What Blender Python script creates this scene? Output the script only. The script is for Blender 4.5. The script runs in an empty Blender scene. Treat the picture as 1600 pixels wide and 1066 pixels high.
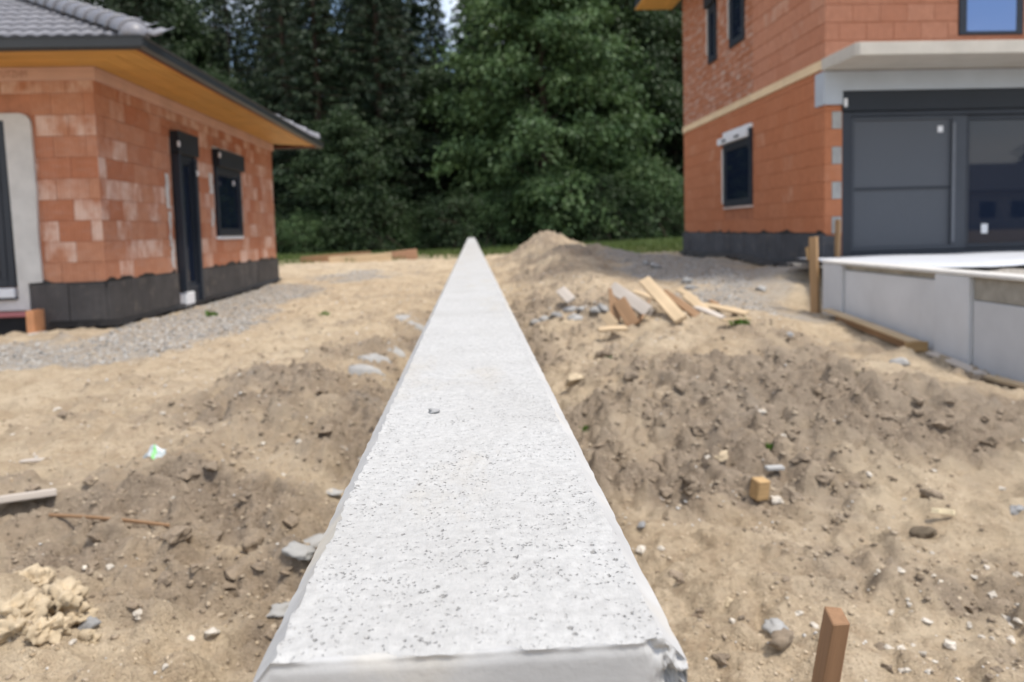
import bpy, bmesh, math, random
import numpy as np
from mathutils import Matrix, Vector

random.seed(7)
RNG = np.random.default_rng(7)
R = math.radians
scene = bpy.context.scene
C = scene.collection

# ------------------------------------------------------------------ camera
cam_data = bpy.data.cameras.new('camera')
cam = bpy.data.objects.new('camera', cam_data)
C.objects.link(cam)
def _unit(v):
    v = np.array(v, float); return v / np.linalg.norm(v)
FPX, PX, PY = 1155.0, 800.0, 439.8
_y = _unit((736.5 - PX, 361.0 - PY, FPX))             # wall direction as the lens sees it
_d = _unit((1250.0 - PX, 17000.0 - PY, FPX)); _d = _unit(_d - _y * (_d @ _y))
_z = -_d
_x = np.cross(_y, _z)
_M = np.array([_x, _y, _z])
_rot = np.array([_M[:, 0], -_M[:, 1], -_M[:, 2]]).T
cam.matrix_world = Matrix([[*_rot[0], 0], [*_rot[1], 0], [*_rot[2], 0], [0, 0, 0, 1]])   # eye level is z = 0
cam_data.sensor_width = 36.0
cam_data.lens = FPX / 1600 * 36.0
cam_data.shift_y = -(533 - PY) / 1600
cam_data.clip_start = 0.05
cam_data.clip_end = 2000
cam_data.dof.use_dof = True
cam_data.dof.focus_distance = 0.85
cam_data.dof.aperture_fstop = 5.2
scene.camera = cam

# ------------------------------------------------------------------ sky, sun, exposure
SUN_EL, SUN_AZ = R(64), R(122)        # azimuth clockwise from +Y (the wall's direction): from the right, a little behind
world = bpy.data.worlds.new('World'); scene.world = world; world.use_nodes = True
wn, wl = world.node_tree.nodes, world.node_tree.links
wn.clear()
w_out = wn.new('ShaderNodeOutputWorld'); w_bg = wn.new('ShaderNodeBackground')
w_sky = wn.new('ShaderNodeTexSky'); w_sky.sky_type = 'NISHITA'; w_sky.sun_disc = False
w_sky.sun_elevation = SUN_EL; w_sky.sun_rotation = SUN_AZ
w_tc = wn.new('ShaderNodeTexCoord')
w_mp = wn.new('ShaderNodeMapping'); w_mp.inputs['Location'].default_value = (-0.3, 0.7, 0.0)
w_no = wn.new('ShaderNodeTexNoise'); w_no.inputs['Scale'].default_value = 2.6; w_no.inputs['Detail'].default_value = 7
w_no.inputs['Roughness'].default_value = 0.55
w_rp = wn.new('ShaderNodeValToRGB'); w_rp.color_ramp.elements[0].position = 0.44; w_rp.color_ramp.elements[1].position = 0.66
w_mx = wn.new('ShaderNodeMixRGB'); w_mx.inputs['Color2'].default_value = (9.6, 9.3, 8.8, 1)
wl.new(w_tc.outputs['Generated'], w_mp.inputs['Vector']); wl.new(w_mp.outputs['Vector'], w_no.inputs['Vector']); wl.new(w_no.outputs['Fac'], w_rp.inputs['Fac'])
wl.new(w_rp.outputs['Color'], w_mx.inputs['Fac']); wl.new(w_sky.outputs['Color'], w_mx.inputs['Color1'])
wl.new(w_mx.outputs['Color'], w_bg.inputs['Color'])
w_bg.inputs['Strength'].default_value = 0.13
wl.new(w_bg.outputs['Background'], w_out.inputs['Surface'])
sun_d = bpy.data.lights.new('sun', 'SUN'); sun = bpy.data.objects.new('sun', sun_d); C.objects.link(sun)
sun_d.energy = 2.3; sun_d.angle = R(10); sun_d.color = (1.0, 0.93, 0.82)
sun.rotation_euler = Vector((math.sin(SUN_AZ) * math.cos(SUN_EL), math.cos(SUN_AZ) * math.cos(SUN_EL), math.sin(SUN_EL))).to_track_quat('Z', 'Y').to_euler()
scene.view_settings.view_transform = 'Standard'; scene.view_settings.look = 'None'
scene.view_settings.gamma = 1.0; scene.view_settings.use_curve_mapping = False
scene.view_settings.exposure = 0.74
scene.render.engine = 'CYCLES'
try:
    scene.cycles.use_denoising = True; scene.cycles.denoiser = 'OPENIMAGEDENOISE'
except Exception:
    pass
scene.cycles.max_bounces = 8; scene.cycles.transparent_max_bounces = 8

# ------------------------------------------------------------------ helpers
def tag(o, label=None, cat=None, group=None, kind=None):
    for k, v in (('label', label), ('category', cat), ('group', group), ('kind', kind)):
        if v: o[k] = v
    return o

def attach(o, parent):
    if parent is not None:
        o.parent = parent
        if parent.type == 'EMPTY':
            o.matrix_parent_inverse = (Matrix.Translation(parent.location)).inverted()
    return o

def link(name, me, mat=None, parent=None):
    o = bpy.data.objects.new(name, me); C.objects.link(o)
    if mat is not None and not me.materials: me.materials.append(mat)
    return attach(o, parent)

def empty(name, loc):
    o = bpy.data.objects.new(name, None); C.objects.link(o); o.location = loc; o.empty_display_size = 0.3
    return o

def mesh_np(name, v, f, smooth=False):
    """v (n,3); f (m,k) all with the same k"""
    v = np.asarray(v, np.float32); f = np.asarray(f, np.int32)
    me = bpy.data.meshes.new(name)
    me.vertices.add(len(v)); me.vertices.foreach_set('co', v.ravel())
    m, k = f.shape
    me.loops.add(m * k); me.loops.foreach_set('vertex_index', f.ravel())
    me.polygons.add(m); me.polygons.foreach_set('loop_start', np.arange(0, m * k, k, dtype=np.int32))
    me.polygons.foreach_set('loop_total', np.full(m, k, np.int32))
    if smooth: me.polygons.foreach_set('use_smooth', np.ones(m, bool))
    me.update(calc_edges=True)
    return me

class MB:
    """collects shapes for ONE mesh"""
    def __init__(s): s.v = []; s.f = []
    def poly(s, pts, faces):
        n = len(s.v); s.v += [tuple(p) for p in pts]; s.f += [[n + i for i in f] for f in faces]; return s
    def box(s, x0, x1, y0, y1, z0, z1):
        return s.poly([(x0,y0,z0),(x1,y0,z0),(x1,y1,z0),(x0,y1,z0),(x0,y0,z1),(x1,y0,z1),(x1,y1,z1),(x0,y1,z1)],
                      [(0,3,2,1),(4,5,6,7),(0,1,5,4),(1,2,6,5),(2,3,7,6),(3,0,4,7)])
    def build(s, name, mat, parent=None, bevel=0.0, smooth=False, seg=1):
        me = bpy.data.meshes.new(name); me.from_pydata(s.v, [], s.f)
        if bevel > 0:
            bm = bmesh.new(); bm.from_mesh(me)
            bmesh.ops.bevel(bm, geom=bm.edges[:], offset=bevel, segments=seg, affect='EDGES', profile=0.6)
            bm.to_mesh(me); bm.free()
        if smooth:
            for p in me.polygons: p.use_smooth = True
        me.update()
        return link(name, me, mat, parent)

def hash2(ix, iy, seed):
    h = (ix.astype(np.int64) * 374761393 + iy.astype(np.int64) * 668265263 + seed * 1442695041) & 0x7fffffff
    h = ((h ^ (h >> 13)) * 1274126177) & 0x7fffffff
    return ((h ^ (h >> 16)) & 0xffff) / 65535.0

def vnoise(x, y, scale, seed=0):
    x = np.asarray(x, float) / scale; y = np.asarray(y, float) / scale
    ix = np.floor(x); iy = np.floor(y); fx = x - ix; fy = y - iy
    ux = fx * fx * fx * (fx * (fx * 6 - 15) + 10); uy = fy * fy * fy * (fy * (fy * 6 - 15) + 10)
    a = hash2(ix, iy, seed); b = hash2(ix + 1, iy, seed); c = hash2(ix, iy + 1, seed); d = hash2(ix + 1, iy + 1, seed)
    return ((a * (1 - ux) + b * ux) * (1 - uy) + (c * (1 - ux) + d * ux) * uy) * 2 - 1

def fbm(x, y, scale, octv=4, seed=0, gain=0.5):
    t = 0; a = 1.0; n = 0.0
    for i in range(octv):
        c, s = math.cos(0.6 * i), math.sin(0.6 * i)
        t = t + a * vnoise(np.asarray(x) * c - np.asarray(y) * s, np.asarray(x) * s + np.asarray(y) * c, scale / 2.03 ** i, seed + i * 17)
        n += a; a *= gain
    return t / n

def smooth(a, b, t):
    t = np.clip((np.asarray(t, float) - a) / (b - a), 0, 1); return t * t * (3 - 2 * t)

# ------------------------------------------------------------------ node material kit
class NM:
    def __init__(s, name, rough=0.8, spec=0.3):
        s.m = bpy.data.materials.new(name); s.m.use_nodes = True
        s.n = s.m.node_tree.nodes; s.l = s.m.node_tree.links
        s.b = s.n['Principled BSDF']; s.b.inputs['Roughness'].default_value = rough
        s.b.inputs['Specular IOR Level'].default_value = spec
        s.pos = s.n.new('ShaderNodeNewGeometry').outputs['Position']
    def vec(s, scale=(1, 1, 1), rot=(0, 0, 0), src=None):
        m = s.n.new('ShaderNodeMapping'); m.inputs['Scale'].default_value = scale; m.inputs['Rotation'].default_value = rot
        s.l.new(src or s.pos, m.inputs['Vector']); return m.outputs['Vector']
    def noise(s, scale, detail=4, rough=0.55, vec=None, dist=0.0):
        t = s.n.new('ShaderNodeTexNoise'); t.inputs['Scale'].default_value = scale; t.inputs['Detail'].default_value = detail
        t.inputs['Roughness'].default_value = rough; t.inputs['Distortion'].default_value = dist
        s.l.new(vec or s.pos, t.inputs['Vector']); return t.outputs['Fac']
    def voro(s, scale, feat='F1', vec=None, out='Distance', rnd=1.0):
        t = s.n.new('ShaderNodeTexVoronoi'); t.feature = feat; t.inputs['Scale'].default_value = scale
        t.inputs['Randomness'].default_value = rnd
        s.l.new(vec or s.pos, t.inputs['Vector']); return t.outputs[out]
    def ramp(s, fac, p0, p1, c0=(0, 0, 0, 1), c1=(1, 1, 1, 1)):
        r = s.n.new('ShaderNodeValToRGB'); e = r.color_ramp.elements
        e[0].position = p0; e[1].position = p1; e[0].color = c0; e[1].color = c1
        s.l.new(fac, r.inputs['Fac']); return r.outputs['Color']
    def mix(s, fac, a, b, mode='MIX'):
        m = s.n.new('ShaderNodeMixRGB'); m.blend_type = mode
        for k, v in (('Fac', fac), ('Color1', a), ('Color2', b)):
            if isinstance(v, bpy.types.NodeSocket): s.l.new(v, m.inputs[k])
            elif k == 'Fac': m.inputs[k].default_value = v
            else: m.inputs[k].default_value = (*v[:3], 1)
        return m.outputs['Color']
    def math(s, op, a, b=0.0):
        m = s.n.new('ShaderNodeMath'); m.operation = op
        for i, v in enumerate((a, b)):
            if isinstance(v, bpy.types.NodeSocket): s.l.new(v, m.inputs[i])
            else: m.inputs[i].default_value = v
        return m.outputs[0]
    def objrand(s): return s.n.new('ShaderNodeObjectInfo').outputs['Random']
    def attr(s, name):
        a = s.n.new('ShaderNodeAttribute'); a.attribute_name = name; return a.outputs['Fac']
    def col(s, c):
        if isinstance(c, bpy.types.NodeSocket): s.l.new(c, s.b.inputs['Base Color'])
        else: s.b.inputs['Base Color'].default_value = (*c[:3], 1)
        return s
    def rough(s, c): s.l.new(c, s.b.inputs['Roughness']); return s
    def bump(s, h, dist, strength=1.0):
        b = s.n.new('ShaderNodeBump'); b.inputs['Distance'].default_value = dist; b.inputs['Strength'].default_value = strength
        s.l.new(h, b.inputs['Height'])
        prev = s.b.inputs['Normal'].links
        if prev: s.l.new(prev[0].from_socket, b.inputs['Normal'])
        s.l.new(b.outputs['Normal'], s.b.inputs['Normal']); return s

def m_plain(name, c, rough=0.7, var=0.25, scale=6.0, spec=0.3, bump=0.0015):
    k = NM(name, rough, spec)
    n = k.noise(scale, 5, 0.6)
    f = k.ramp(n, 0.3, 0.7)
    base = k.mix(f, tuple(x * (1 - var) for x in c), tuple(min(1, x * (1 + var)) for x in c))
    k.col(k.mix(k.math('MULTIPLY', k.objrand(), min(.5, var * 1.2)), base, tuple(.55 * x for x in c)))
    if bump: k.bump(k.noise(scale * 12, 3), bump)
    return k.m

def m_wood(name, c, axis='Y', var=0.35, rough=0.7):
    k = NM(name, rough, 0.25)
    sc = {'X': (1.2, 28, 28), 'Y': (28, 1.2, 28), 'Z': (28, 28, 1.2)}[axis]
    tc = k.n.new('ShaderNodeTexCoord').outputs['Object']
    g = k.noise(1.0, 5, 0.6, k.vec(sc, src=tc), 0.6)
    big = k.noise(2.0, 3)
    r = k.objrand()
    base = k.mix(k.ramp(g, 0.3, 0.72), tuple(x * (1 - var) for x in c), tuple(min(1, x * (1 + var * 0.8)) for x in c))
    base = k.mix(k.ramp(big, 0.35, 0.75, (0, 0, 0, 1), (0.45, 0.45, 0.45, 1)), base, tuple(0.55 * x for x in c))
    base = k.mix(k.math('MULTIPLY', r, 0.3), base, tuple(0.6 * x for x in c))
    k.col(base); k.bump(g, 0.002)
    return k.m

def m_brick(name, ca, cb, pale=0.3, palecol=(0.62, 0.40, 0.30), smear=0.0, rib=0.5):
    k = NM(name, 0.9, 0.15)
    r = k.objrand()
    isl = k.n.new('ShaderNodeNewGeometry').outputs['Random Per Island']
    rr = k.math('FRACT', k.math('ADD', r, isl))
    base = k.mix(rr, ca, cb)
    n = k.noise(9, 5, 0.65)
    base = k.mix(k.ramp(n, 0.35, 0.7, (0, 0, 0, 1), (0.5, 0.5, 0.5, 1)), base, tuple(0.72 * x for x in ca))
    # pale bloom on some of the bricks, in streaks that follow the ribs
    sel = k.ramp(k.math('FRACT', k.math('MULTIPLY', rr, 7.31)), 1 - pale - 0.05, 1 - pale + 0.22)
    bl = k.ramp(k.noise(3.2, 4, 0.6, k.vec((1.6, 1.6, 1.0))), 0.36, 0.62)
    base = k.mix(k.math('MULTIPLY', k.math('MULTIPLY', sel, bl), 0.66), base, palecol)
    if smear:
        sm = k.ramp(k.noise(5.0, 6, 0.7, k.vec((0.7, 0.7, 2.5))), 0.5, 0.66)
        base = k.mix(k.math('MULTIPLY', sm, smear), base, (0.50, 0.42, 0.37))
    sep = k.n.new('ShaderNodeSeparateXYZ'); k.l.new(k.pos, sep.inputs[0])
    u = k.math('ADD', sep.outputs['X'], sep.outputs['Y'])
    w = k.math('SINE', k.math('MULTIPLY', u, 2 * math.pi / 0.042))
    ribm = k.ramp(w, 0.55, 0.95, (0, 0, 0, 1), (1, 1, 1, 1))
    base = k.mix(k.math('MULTIPLY', ribm, 0.22 * rib), base, tuple(0.55 * x for x in ca))
    k.col(base)
    k.bump(w, 0.0022 * rib); k.bump(k.noise(60, 4), 0.002)
    return k.m

def m_glass(name, c=(0.012, 0.016, 0.022), rough=0.02):
    k = NM(name, rough, 0.5); k.col(c); k.b.inputs['IOR'].default_value = 1.45
    return k.m

def m_concrete(name, c, var=0.12, scale=2.5, stain=(0.30, 0.29, 0.27), stain_amt=0.4, pores=True):
    k = NM(name, 0.85, 0.25)
    n = k.noise(scale, 6, 0.6)
    base = k.mix(k.ramp(n, 0.3, 0.7), tuple(x * (1 - var) for x in c), tuple(x * (1 + var) for x in c))
    st = k.ramp(k.noise(1.1, 5, 0.65, k.vec((1, 1, 0.5))), 0.55, 0.75)
    base = k.mix(k.math('MULTIPLY', st, stain_amt), base, stain)
    if pores:
        p = k.ramp(k.voro(45), 0.05, 0.14, (1, 1, 1, 1), (0, 0, 0, 1))
        gate = k.ramp(k.noise(14, 2), 0.52, 0.6)
        pf = k.math('MULTIPLY', p, gate)
        base = k.mix(k.math('MULTIPLY', pf, 0.7), base, tuple(0.4 * x for x in c))
    base = k.mix(k.math('MULTIPLY', k.objrand(), .28), base, tuple(.62 * x for x in c))
    k.col(base); k.bump(k.noise(70, 4), 0.0015)
    return k.m

MT = {}
MT['brick_l'] = m_brick('terracotta_brick_pale', (0.47, 0.185, 0.100), (0.55, 0.27, 0.165), 0.45, (0.80, 0.62, 0.52), 0.15, 1.0)
MT['brick_r'] = m_brick('terracotta_brick_orange', (0.44, 0.168, 0.084), (0.465, 0.19, 0.10), 0.06, (0.52, 0.29, 0.19), 0.0, 0.3)
MT['brick_ru'] = m_brick('terracotta_brick_pink', (0.47, 0.205, 0.125), (0.53, 0.255, 0.165), 0.08, (0.58, 0.38, 0.29), 0.03, 1.0)
MT['brick_rs'] = m_brick('terracotta_brick_smeared', (0.38, 0.155, 0.085), (0.45, 0.20, 0.12), 0.25, (0.55, 0.35, 0.27), 0.75, 0.2)
MT['mortar_l'] = m_plain('terracotta_joint', (0.46, 0.205, 0.12), 0.95, 0.2)
MT['mortar_r'] = m_plain('terracotta_joint_orange', (0.37, 0.145, 0.075), 0.95, 0.2)
MT['xps'] = m_plain('dark_insulation', (0.078, 0.072, 0.070), 0.85, 0.35, 3.0)
MT['xps_r'] = m_plain('slate_insulation', (0.085, 0.088, 0.098), 0.85, 0.3, 3.0)
for _k, _c in (('xps', (0.078, 0.072, 0.070)), ('xps_r', (0.085, 0.088, 0.098))):
    k = NM('insulation_board_' + _k, .9, .2)
    b_ = k.mix(k.ramp(k.noise(3, 5, .65), .3, .7), tuple(.75 * q for q in _c), tuple(1.3 * q for q in _c))
    b_ = k.mix(k.math('MULTIPLY', k.objrand(), .45), b_, tuple(.55 * q for q in _c))
    b_ = k.mix(k.math('MULTIPLY', k.ramp(k.noise(7, 6, .7), .55, .75), .35), b_, (.30, .25, .19))
    b_ = k.mix(k.math('MULTIPLY', k.ramp(k.noise(1.0, 4, .6, k.vec((22, 22, 1.4))), .55, .7), .3), b_, (.02, .02, .02))
    k.col(b_); k.bump(k.noise(40, 4), .003); MT[_k] = k.m
MT['bitumen'] = m_plain('bitumen', (0.012, 0.012, 0.013), 0.5, 0.3, 20, 0.5)
MT['frame'] = m_plain('anthracite_frame', (0.020, 0.026, 0.038), 0.45, 0.1, 2.0, 0.4, 0)
MT['box'] = m_plain('anthracite_shutter_box', (0.014, 0.019, 0.027), 0.5, 0.1, 2.0, 0.35, 0)
MT['glass'] = m_glass('dark_glass', (0.010, 0.016, 0.032))
MT['glass_up'] = m_glass('painted_sky_glass', (0.12, 0.23, 0.52))  # blue sky reflection put into the base colour of the upper pane
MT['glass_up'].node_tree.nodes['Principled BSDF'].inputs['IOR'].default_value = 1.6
MT['screen'] = m_plain('grey_roller_screen', (0.075, 0.083, 0.098), 0.55, 0.08, 60, 0.4, 0.0005)
MT['white'] = m_plain('white_plastic', (0.72, 0.73, 0.75), 0.5, 0.06, 4)
MT['plaster'] = m_plain('white_plaster', (0.60, 0.58, 0.55), 0.9, 0.10, 5, 0.2, 0.004)
MT['soffit'] = m_wood('honey_soffit_board', (0.72, 0.40, 0.115), 'Y', 0.2, 0.5)
MT['soffit_x'] = m_wood('honey_soffit_board_across', (0.72, 0.40, 0.115), 'X', 0.2, 0.5)
MT['beam'] = m_wood('pinkish_planed_beam', (0.74, 0.50, 0.42), 'Y', 0.12)
MT['beam_x'] = m_wood('pinkish_planed_beam_across', (0.74, 0.50, 0.42), 'X', 0.12)
MT['edge'] = m_wood('red_brown_edge_board', (0.36, 0.10, 0.03), 'Y', 0.3)
MT['gutter'] = m_plain('anthracite_sheet_metal', (0.022, 0.026, 0.032), 0.38, 0.12, 3, 0.5, 0)
MT['tile'] = m_plain('grey_roof_tile', (0.185, 0.185, 0.205), 0.42, 0.16, 5, 0.45)
MT['band'] = m_wood('pale_floor_edge_board', (0.86, 0.66, 0.42), 'Y', 0.1)
MT['slab'] = m_concrete('balcony_concrete', (0.52, 0.49, 0.44), 0.1, 3, (0.42, 0.37, 0.31), 0.5)
MT['lintel'] = m_concrete('blue_grey_concrete', (0.43, 0.475, 0.53), 0.06, 3, (0.4, 0.42, 0.45), 0.3, False)
MT['block'] = m_concrete('grey_block', (0.36, 0.36, 0.35), 0.15, 8)
MT['ret'] = m_concrete('retaining_concrete', (0.57, 0.58, 0.60), 0.07, 2.2, (0.40, 0.40, 0.39), 0.35)
MT['ret_p'] = m_concrete('retaining_panel_concrete', (0.52, 0.53, 0.55), 0.08, 2.2, (0.34, 0.34, 0.33), 0.4)
MT['ret_rough'] = m_concrete('retaining_rough_band', (0.33, 0.31, 0.27), 0.25, 7, (0.2, 0.18, 0.15), 0.6)
MT['ret_cap'] = m_concrete('retaining_cap_concrete', (0.62, 0.60, 0.57), 0.1, 5)
MT['timber'] = m_wood('weathered_timber', (0.40, 0.25, 0.13), 'Z')
MT['timber_y'] = m_wood('formwork_timber', (0.50, 0.33, 0.16), 'X')
MT['plank'] = m_wood('pale_board', (0.62, 0.47, 0.30), 'X', 0.25)
MT['plank_g'] = m_wood('bleached_board', (0.55, 0.49, 0.43), 'X', 0.2)
MT['plank_b'] = m_wood('brown_board', (0.33, 0.20, 0.11), 'X', 0.3)
MT['stone'] = m_plain('pale_stone', (0.56, 0.51, 0.44), 0.85, 0.3, 25)
MT['stone_g'] = m_plain('grey_stone', (0.30, 0.30, 0.30), 0.85, 0.3, 25)
MT['stone_b'] = m_plain('brown_earth_clod', (0.25, 0.198, 0.145), 0.95, 0.3, 25)
MT['stone_y'] = m_plain('yellow_sand_clod', (0.50, 0.405, 0.28), 0.95, 0.25, 25)
MT['rubble'] = m_concrete('rubble_concrete', (0.35, 0.345, 0.335), 0.2, 8)
MT['foil'] = m_plain('white_fleece', (0.55, 0.57, 0.61), 0.6, 0.06, 2)

# ================================================================== THE GROUND
CTRL = np.array([
 (-4.4,9,-1.06),(-4.4,13,-1.06),(-4.4,17,-1.03),(-6,8.5,-1.08),(-9,6,-1.1),(-6,25,-1.0),(-2,25,-.98),(0,30,-.95),(-8,32,-.95),
 (4,30,-.78),(5,24,-.72),(9,30,-.7),(-3,6.5,-1.07),(-2,4,-1.1),(-1.3,2.6,-1.12),(-1.3,1.5,-1.08),(-2.5,2,-1.05),(-1.5,12,-1.08),(-1.5,18,-1.03),
 (.5,2,-1.24),(1,2.2,-1.24),(2,2.5,-1.28),(3,3,-1.31),(4.2,5.5,-1.35),(4.2,7,-1.26),(4.2,8.9,-1.14),(4.5,9.9,-.85),(5,10.5,-.66),(5,14,-.69),
 (5,17.5,-.72),(3.6,14,-.76),(2.6,12,-.88),(2.7,8,-.98),(1,6.5,-1.10),(.5,12,-1.0),(.6,20,-.95),(1,4,-1.2),(3.4,5.5,-1.22),(0.6,0.5,-1.25),(-.6,.5,-1.2),
 (-30,10,-1.1),(30,10,-.8),(0,60,.2),(-30,60,.2),(30,60,.4),(0,-30,-1.2),(-30,-30,-1.2),(30,-30,-1.2)])
BUMPS = [(1.75,4.6,1.15,.85,.25),(2.6,4.9,.7,.7,.13),(2.1,21.5,.85,1.5,.80),(3.1,20.5,.6,1.2,.22),(2.6,18.0,1.0,1.8,.36),(1.75,14,.75,2.2,.34),(1.6,10.2,.7,1.6,.16),
         (2.0,7.6,.9,.9,.10),(-1.45,2.15,.22,.2,.13),(-1.6,3.3,.5,.3,.05),(-1.2,5.2,.4,.4,.06)]
BROWN = [(-1.32,5.6,.45,.5,1),(-1.43,4.8,.4,.35,.9),(-1.0,6.7,.4,.8,.8),(-1.45,3.07,.35,.25,.8),(-1.1,3.1,.4,.35,1),(-.96,2.4,.35,.3,.9),(-.55,2.6,.3,.7,1),(-.6,4.6,.3,1.8,.9),
         (-1.4,2.65,.3,.25,.6),(-.5,8.5,.35,2.5,.7),(.7,4.2,.5,.7,.8),(1.4,5.1,.7,.7,.75),(1.9,4.5,.7,.7,1),(2.4,4.1,.7,.6,1),(3.0,4.3,.6,.6,.8),(1.1,3.5,.6,.3,.9),(.5,3.6,.3,.4,.8),
         (1.75,2.3,.25,.18,.8),(1.2,2.25,.35,.12,.45),(.55,8,.35,2.2,.7),(1.3,10,.5,1.2,.6),(1.1,7.2,.7,.8,.5),(2.3,5.6,.8,.6,.5),(.5,1.6,.2,.2,.3),(2.1,21.5,1.3,2.2,.75),(2.6,18,1.2,2.2,.7),(1.7,13.5,.9,2.2,.7),(2.0,8.2,.9,.8,.6),(3.2,6.2,.8,.8,.55),(-2.2,3.3,.5,.2,.5),(1.55,1.9,.35,.15,.5)]
GRAVEL = [(-3.4,9.2,.75,2.4,1),(-3.6,13,.8,3,1),(-5.3,7.2,1.5,.8,1),(-3.9,6.75,.9,.45,.9),(-2.9,18.2,1.0,2.4,.7),(4.0,15,1.1,3.4,1),(4.2,11,.8,1.6,1),(3.4,9.2,.8,1.3,.85),(3.6,12.5,1.0,2,1)]

def gz_base(x, y):
    x = np.asarray(x, float); y = np.asarray(y, float)
    num = np.zeros(x.shape); den = np.zeros(x.shape)
    for cx, cy, cz in CTRL:
        w = 1.0 / (((x - cx) ** 2 + (y - cy) ** 2) + 0.12) ** 1.7
        num += w * cz; den += w
    z = num / den
    for cx, cy, rx, ry, a in BUMPS:
        z += a * np.exp(-((x - cx) / rx) ** 2 - ((y - cy) / ry) ** 2)
    # the trench left open along the wall
    tr = np.exp(-((x + 0.32 + .10 * fbm(x, y, .6, 3, 401)) / 0.36) ** 2) * smooth(14, 8, y)
    z -= 0.27 * tr
    z -= 0.12 * np.exp(-((x - 0.35) / 0.3) ** 2) * smooth(16, 9, y)
    return z

def masks(x, y):
    x = np.asarray(x, float); y = np.asarray(y, float)
    n1 = fbm(x, y, 0.7, 4, 3); n2 = fbm(x, y, 0.22, 3, 9)
    b = np.zeros(x.shape); g = np.zeros(x.shape)
    for cx, cy, rx, ry, a in BROWN: b = np.maximum(b, a * np.exp(-(((x - cx) / rx) ** 2 + ((y - cy) / ry) ** 2) * 0.7))
    for cx, cy, rx, ry, a in GRAVEL: g = np.maximum(g, a * np.exp(-(((x - cx) / rx) ** 2 + ((y - cy) / ry) ** 2) ** 2 * 0.55))
    b = smooth(0.0, 0.92, b + 0.55 * n1 + 0.42 * n2 + .06 * smooth(13, 8, y))
    g = smooth(0.25, 0.85, g + 0.45 * n1 + 0.35 * n2)
    gr = smooth(25.5, 29.5, y + 3 * n1) * smooth(0.0, 0.25, 0.18 + n1 * 0.8 + smooth(29, 32, y) * .6)
    gr = np.maximum(gr, smooth(19.5, 21, y) * smooth(3.6, 4.6, x + n1))
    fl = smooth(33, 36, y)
    return b, g, gr, fl

def gz(x, y):
    x = np.asarray(x, float); y = np.asarray(y, float)
    z = gz_base(x, y)
    b, g, gr, fl = masks(x, y)
    near = smooth(60, 30, y)
    rough = 0.75 + 0.7 * b
    big = fbm(x, y, 0.55, 3, 21) * 0.055 + fbm(x, y, 1.6, 2, 25) * 0.05
    med = (np.abs(fbm(x, y, 0.20, 3, 31)) - 0.25) * 0.11
    clod = np.maximum(0, vnoise(x, y, 0.085, 41) - 0.1) * 0.045 + np.maximum(0, vnoise(x, y, 0.045, 43) - 0.1) * 0.03 + np.maximum(0, vnoise(x, y, 0.026, 45) - 0.1) * 0.015
    heap = np.exp(-((x - 2.3) / 2) ** 2 - ((y - 18) / 6) ** 2)
    z = z + heap * (fbm(x, y, .7, 3, 47) * .12 + np.abs(fbm(x, y, .45, 2, 48)) * .10)
    fine = fbm(x, y, 0.03, 3, 51) * 0.009 + (np.abs(fbm(x, y, .10, 3, 53)) - .2) * 0.022
    ruts = np.sin((x * 0.25 + y) * 9.0 + 2 * fbm(x, y, 1.0, 2, 61)) * 0.012 * (1 - b)
    z = z + near * (big * (0.35 + 0.8 * b) + med * rough * (1 - g) + clod * (0.35 + 1.0 * b) * (1 - g) + fine * (0.8 + b) + ruts * (1 - g) * smooth(12, 6, y))
    z = z + g * (np.maximum(0, vnoise(x, y, 0.05, 71)) * 0.022)
    return z

def spaced(lo, hi, base, growth, c=0.0):
    pts = [c]; 
    while pts[-1] < hi: pts.append(pts[-1] + max(base, growth * abs(pts[-1] - c)))
    neg = [c]
    while neg[-1] > lo: neg.append(neg[-1] - max(base, growth * abs(neg[-1] - c)))
    return np.array(neg[:0:-1] + pts)
xs = spaced(-400, 400, 0.0095, 0.0105)
xs = np.concatenate([xs[(xs > -9) & (xs < 9)], ])
ext = 9.0 * 1.35 ** np.arange(1, 14)
xs = np.concatenate([-ext[::-1], xs, ext])
ys = [1.0]
while ys[-1] < 38: ys.append(ys[-1] + max(0.0075, 0.0052 * ys[-1]))
ys = np.array(ys)
ys = np.concatenate([[-400, -200, -90, -40, -18, -8, -4, -2, -1, -.5, 0, .3, .5, .7, .85], ys, 38 * 1.3 ** np.arange(1, 11)])
GX, GY = np.meshgrid(xs, ys)
GZ = gz(GX.ravel(), GY.ravel())
nx, ny = len(xs), len(ys)
idx = np.arange(nx * ny).reshape(ny, nx)
F = np.stack([idx[:-1, :-1], idx[:-1, 1:], idx[1:, 1:], idx[1:, :-1]], -1).reshape(-1, 4)
gme = mesh_np('ground', np.stack([GX.ravel(), GY.ravel(), GZ], -1), F, True)
for nm, arr in zip(('brown', 'gravel', 'grass', 'forest'), masks(GX.ravel(), GY.ravel())):
    a = gme.attributes.new(nm, 'FLOAT', 'POINT'); a.data.foreach_set('value', arr.astype(np.float32))

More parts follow.
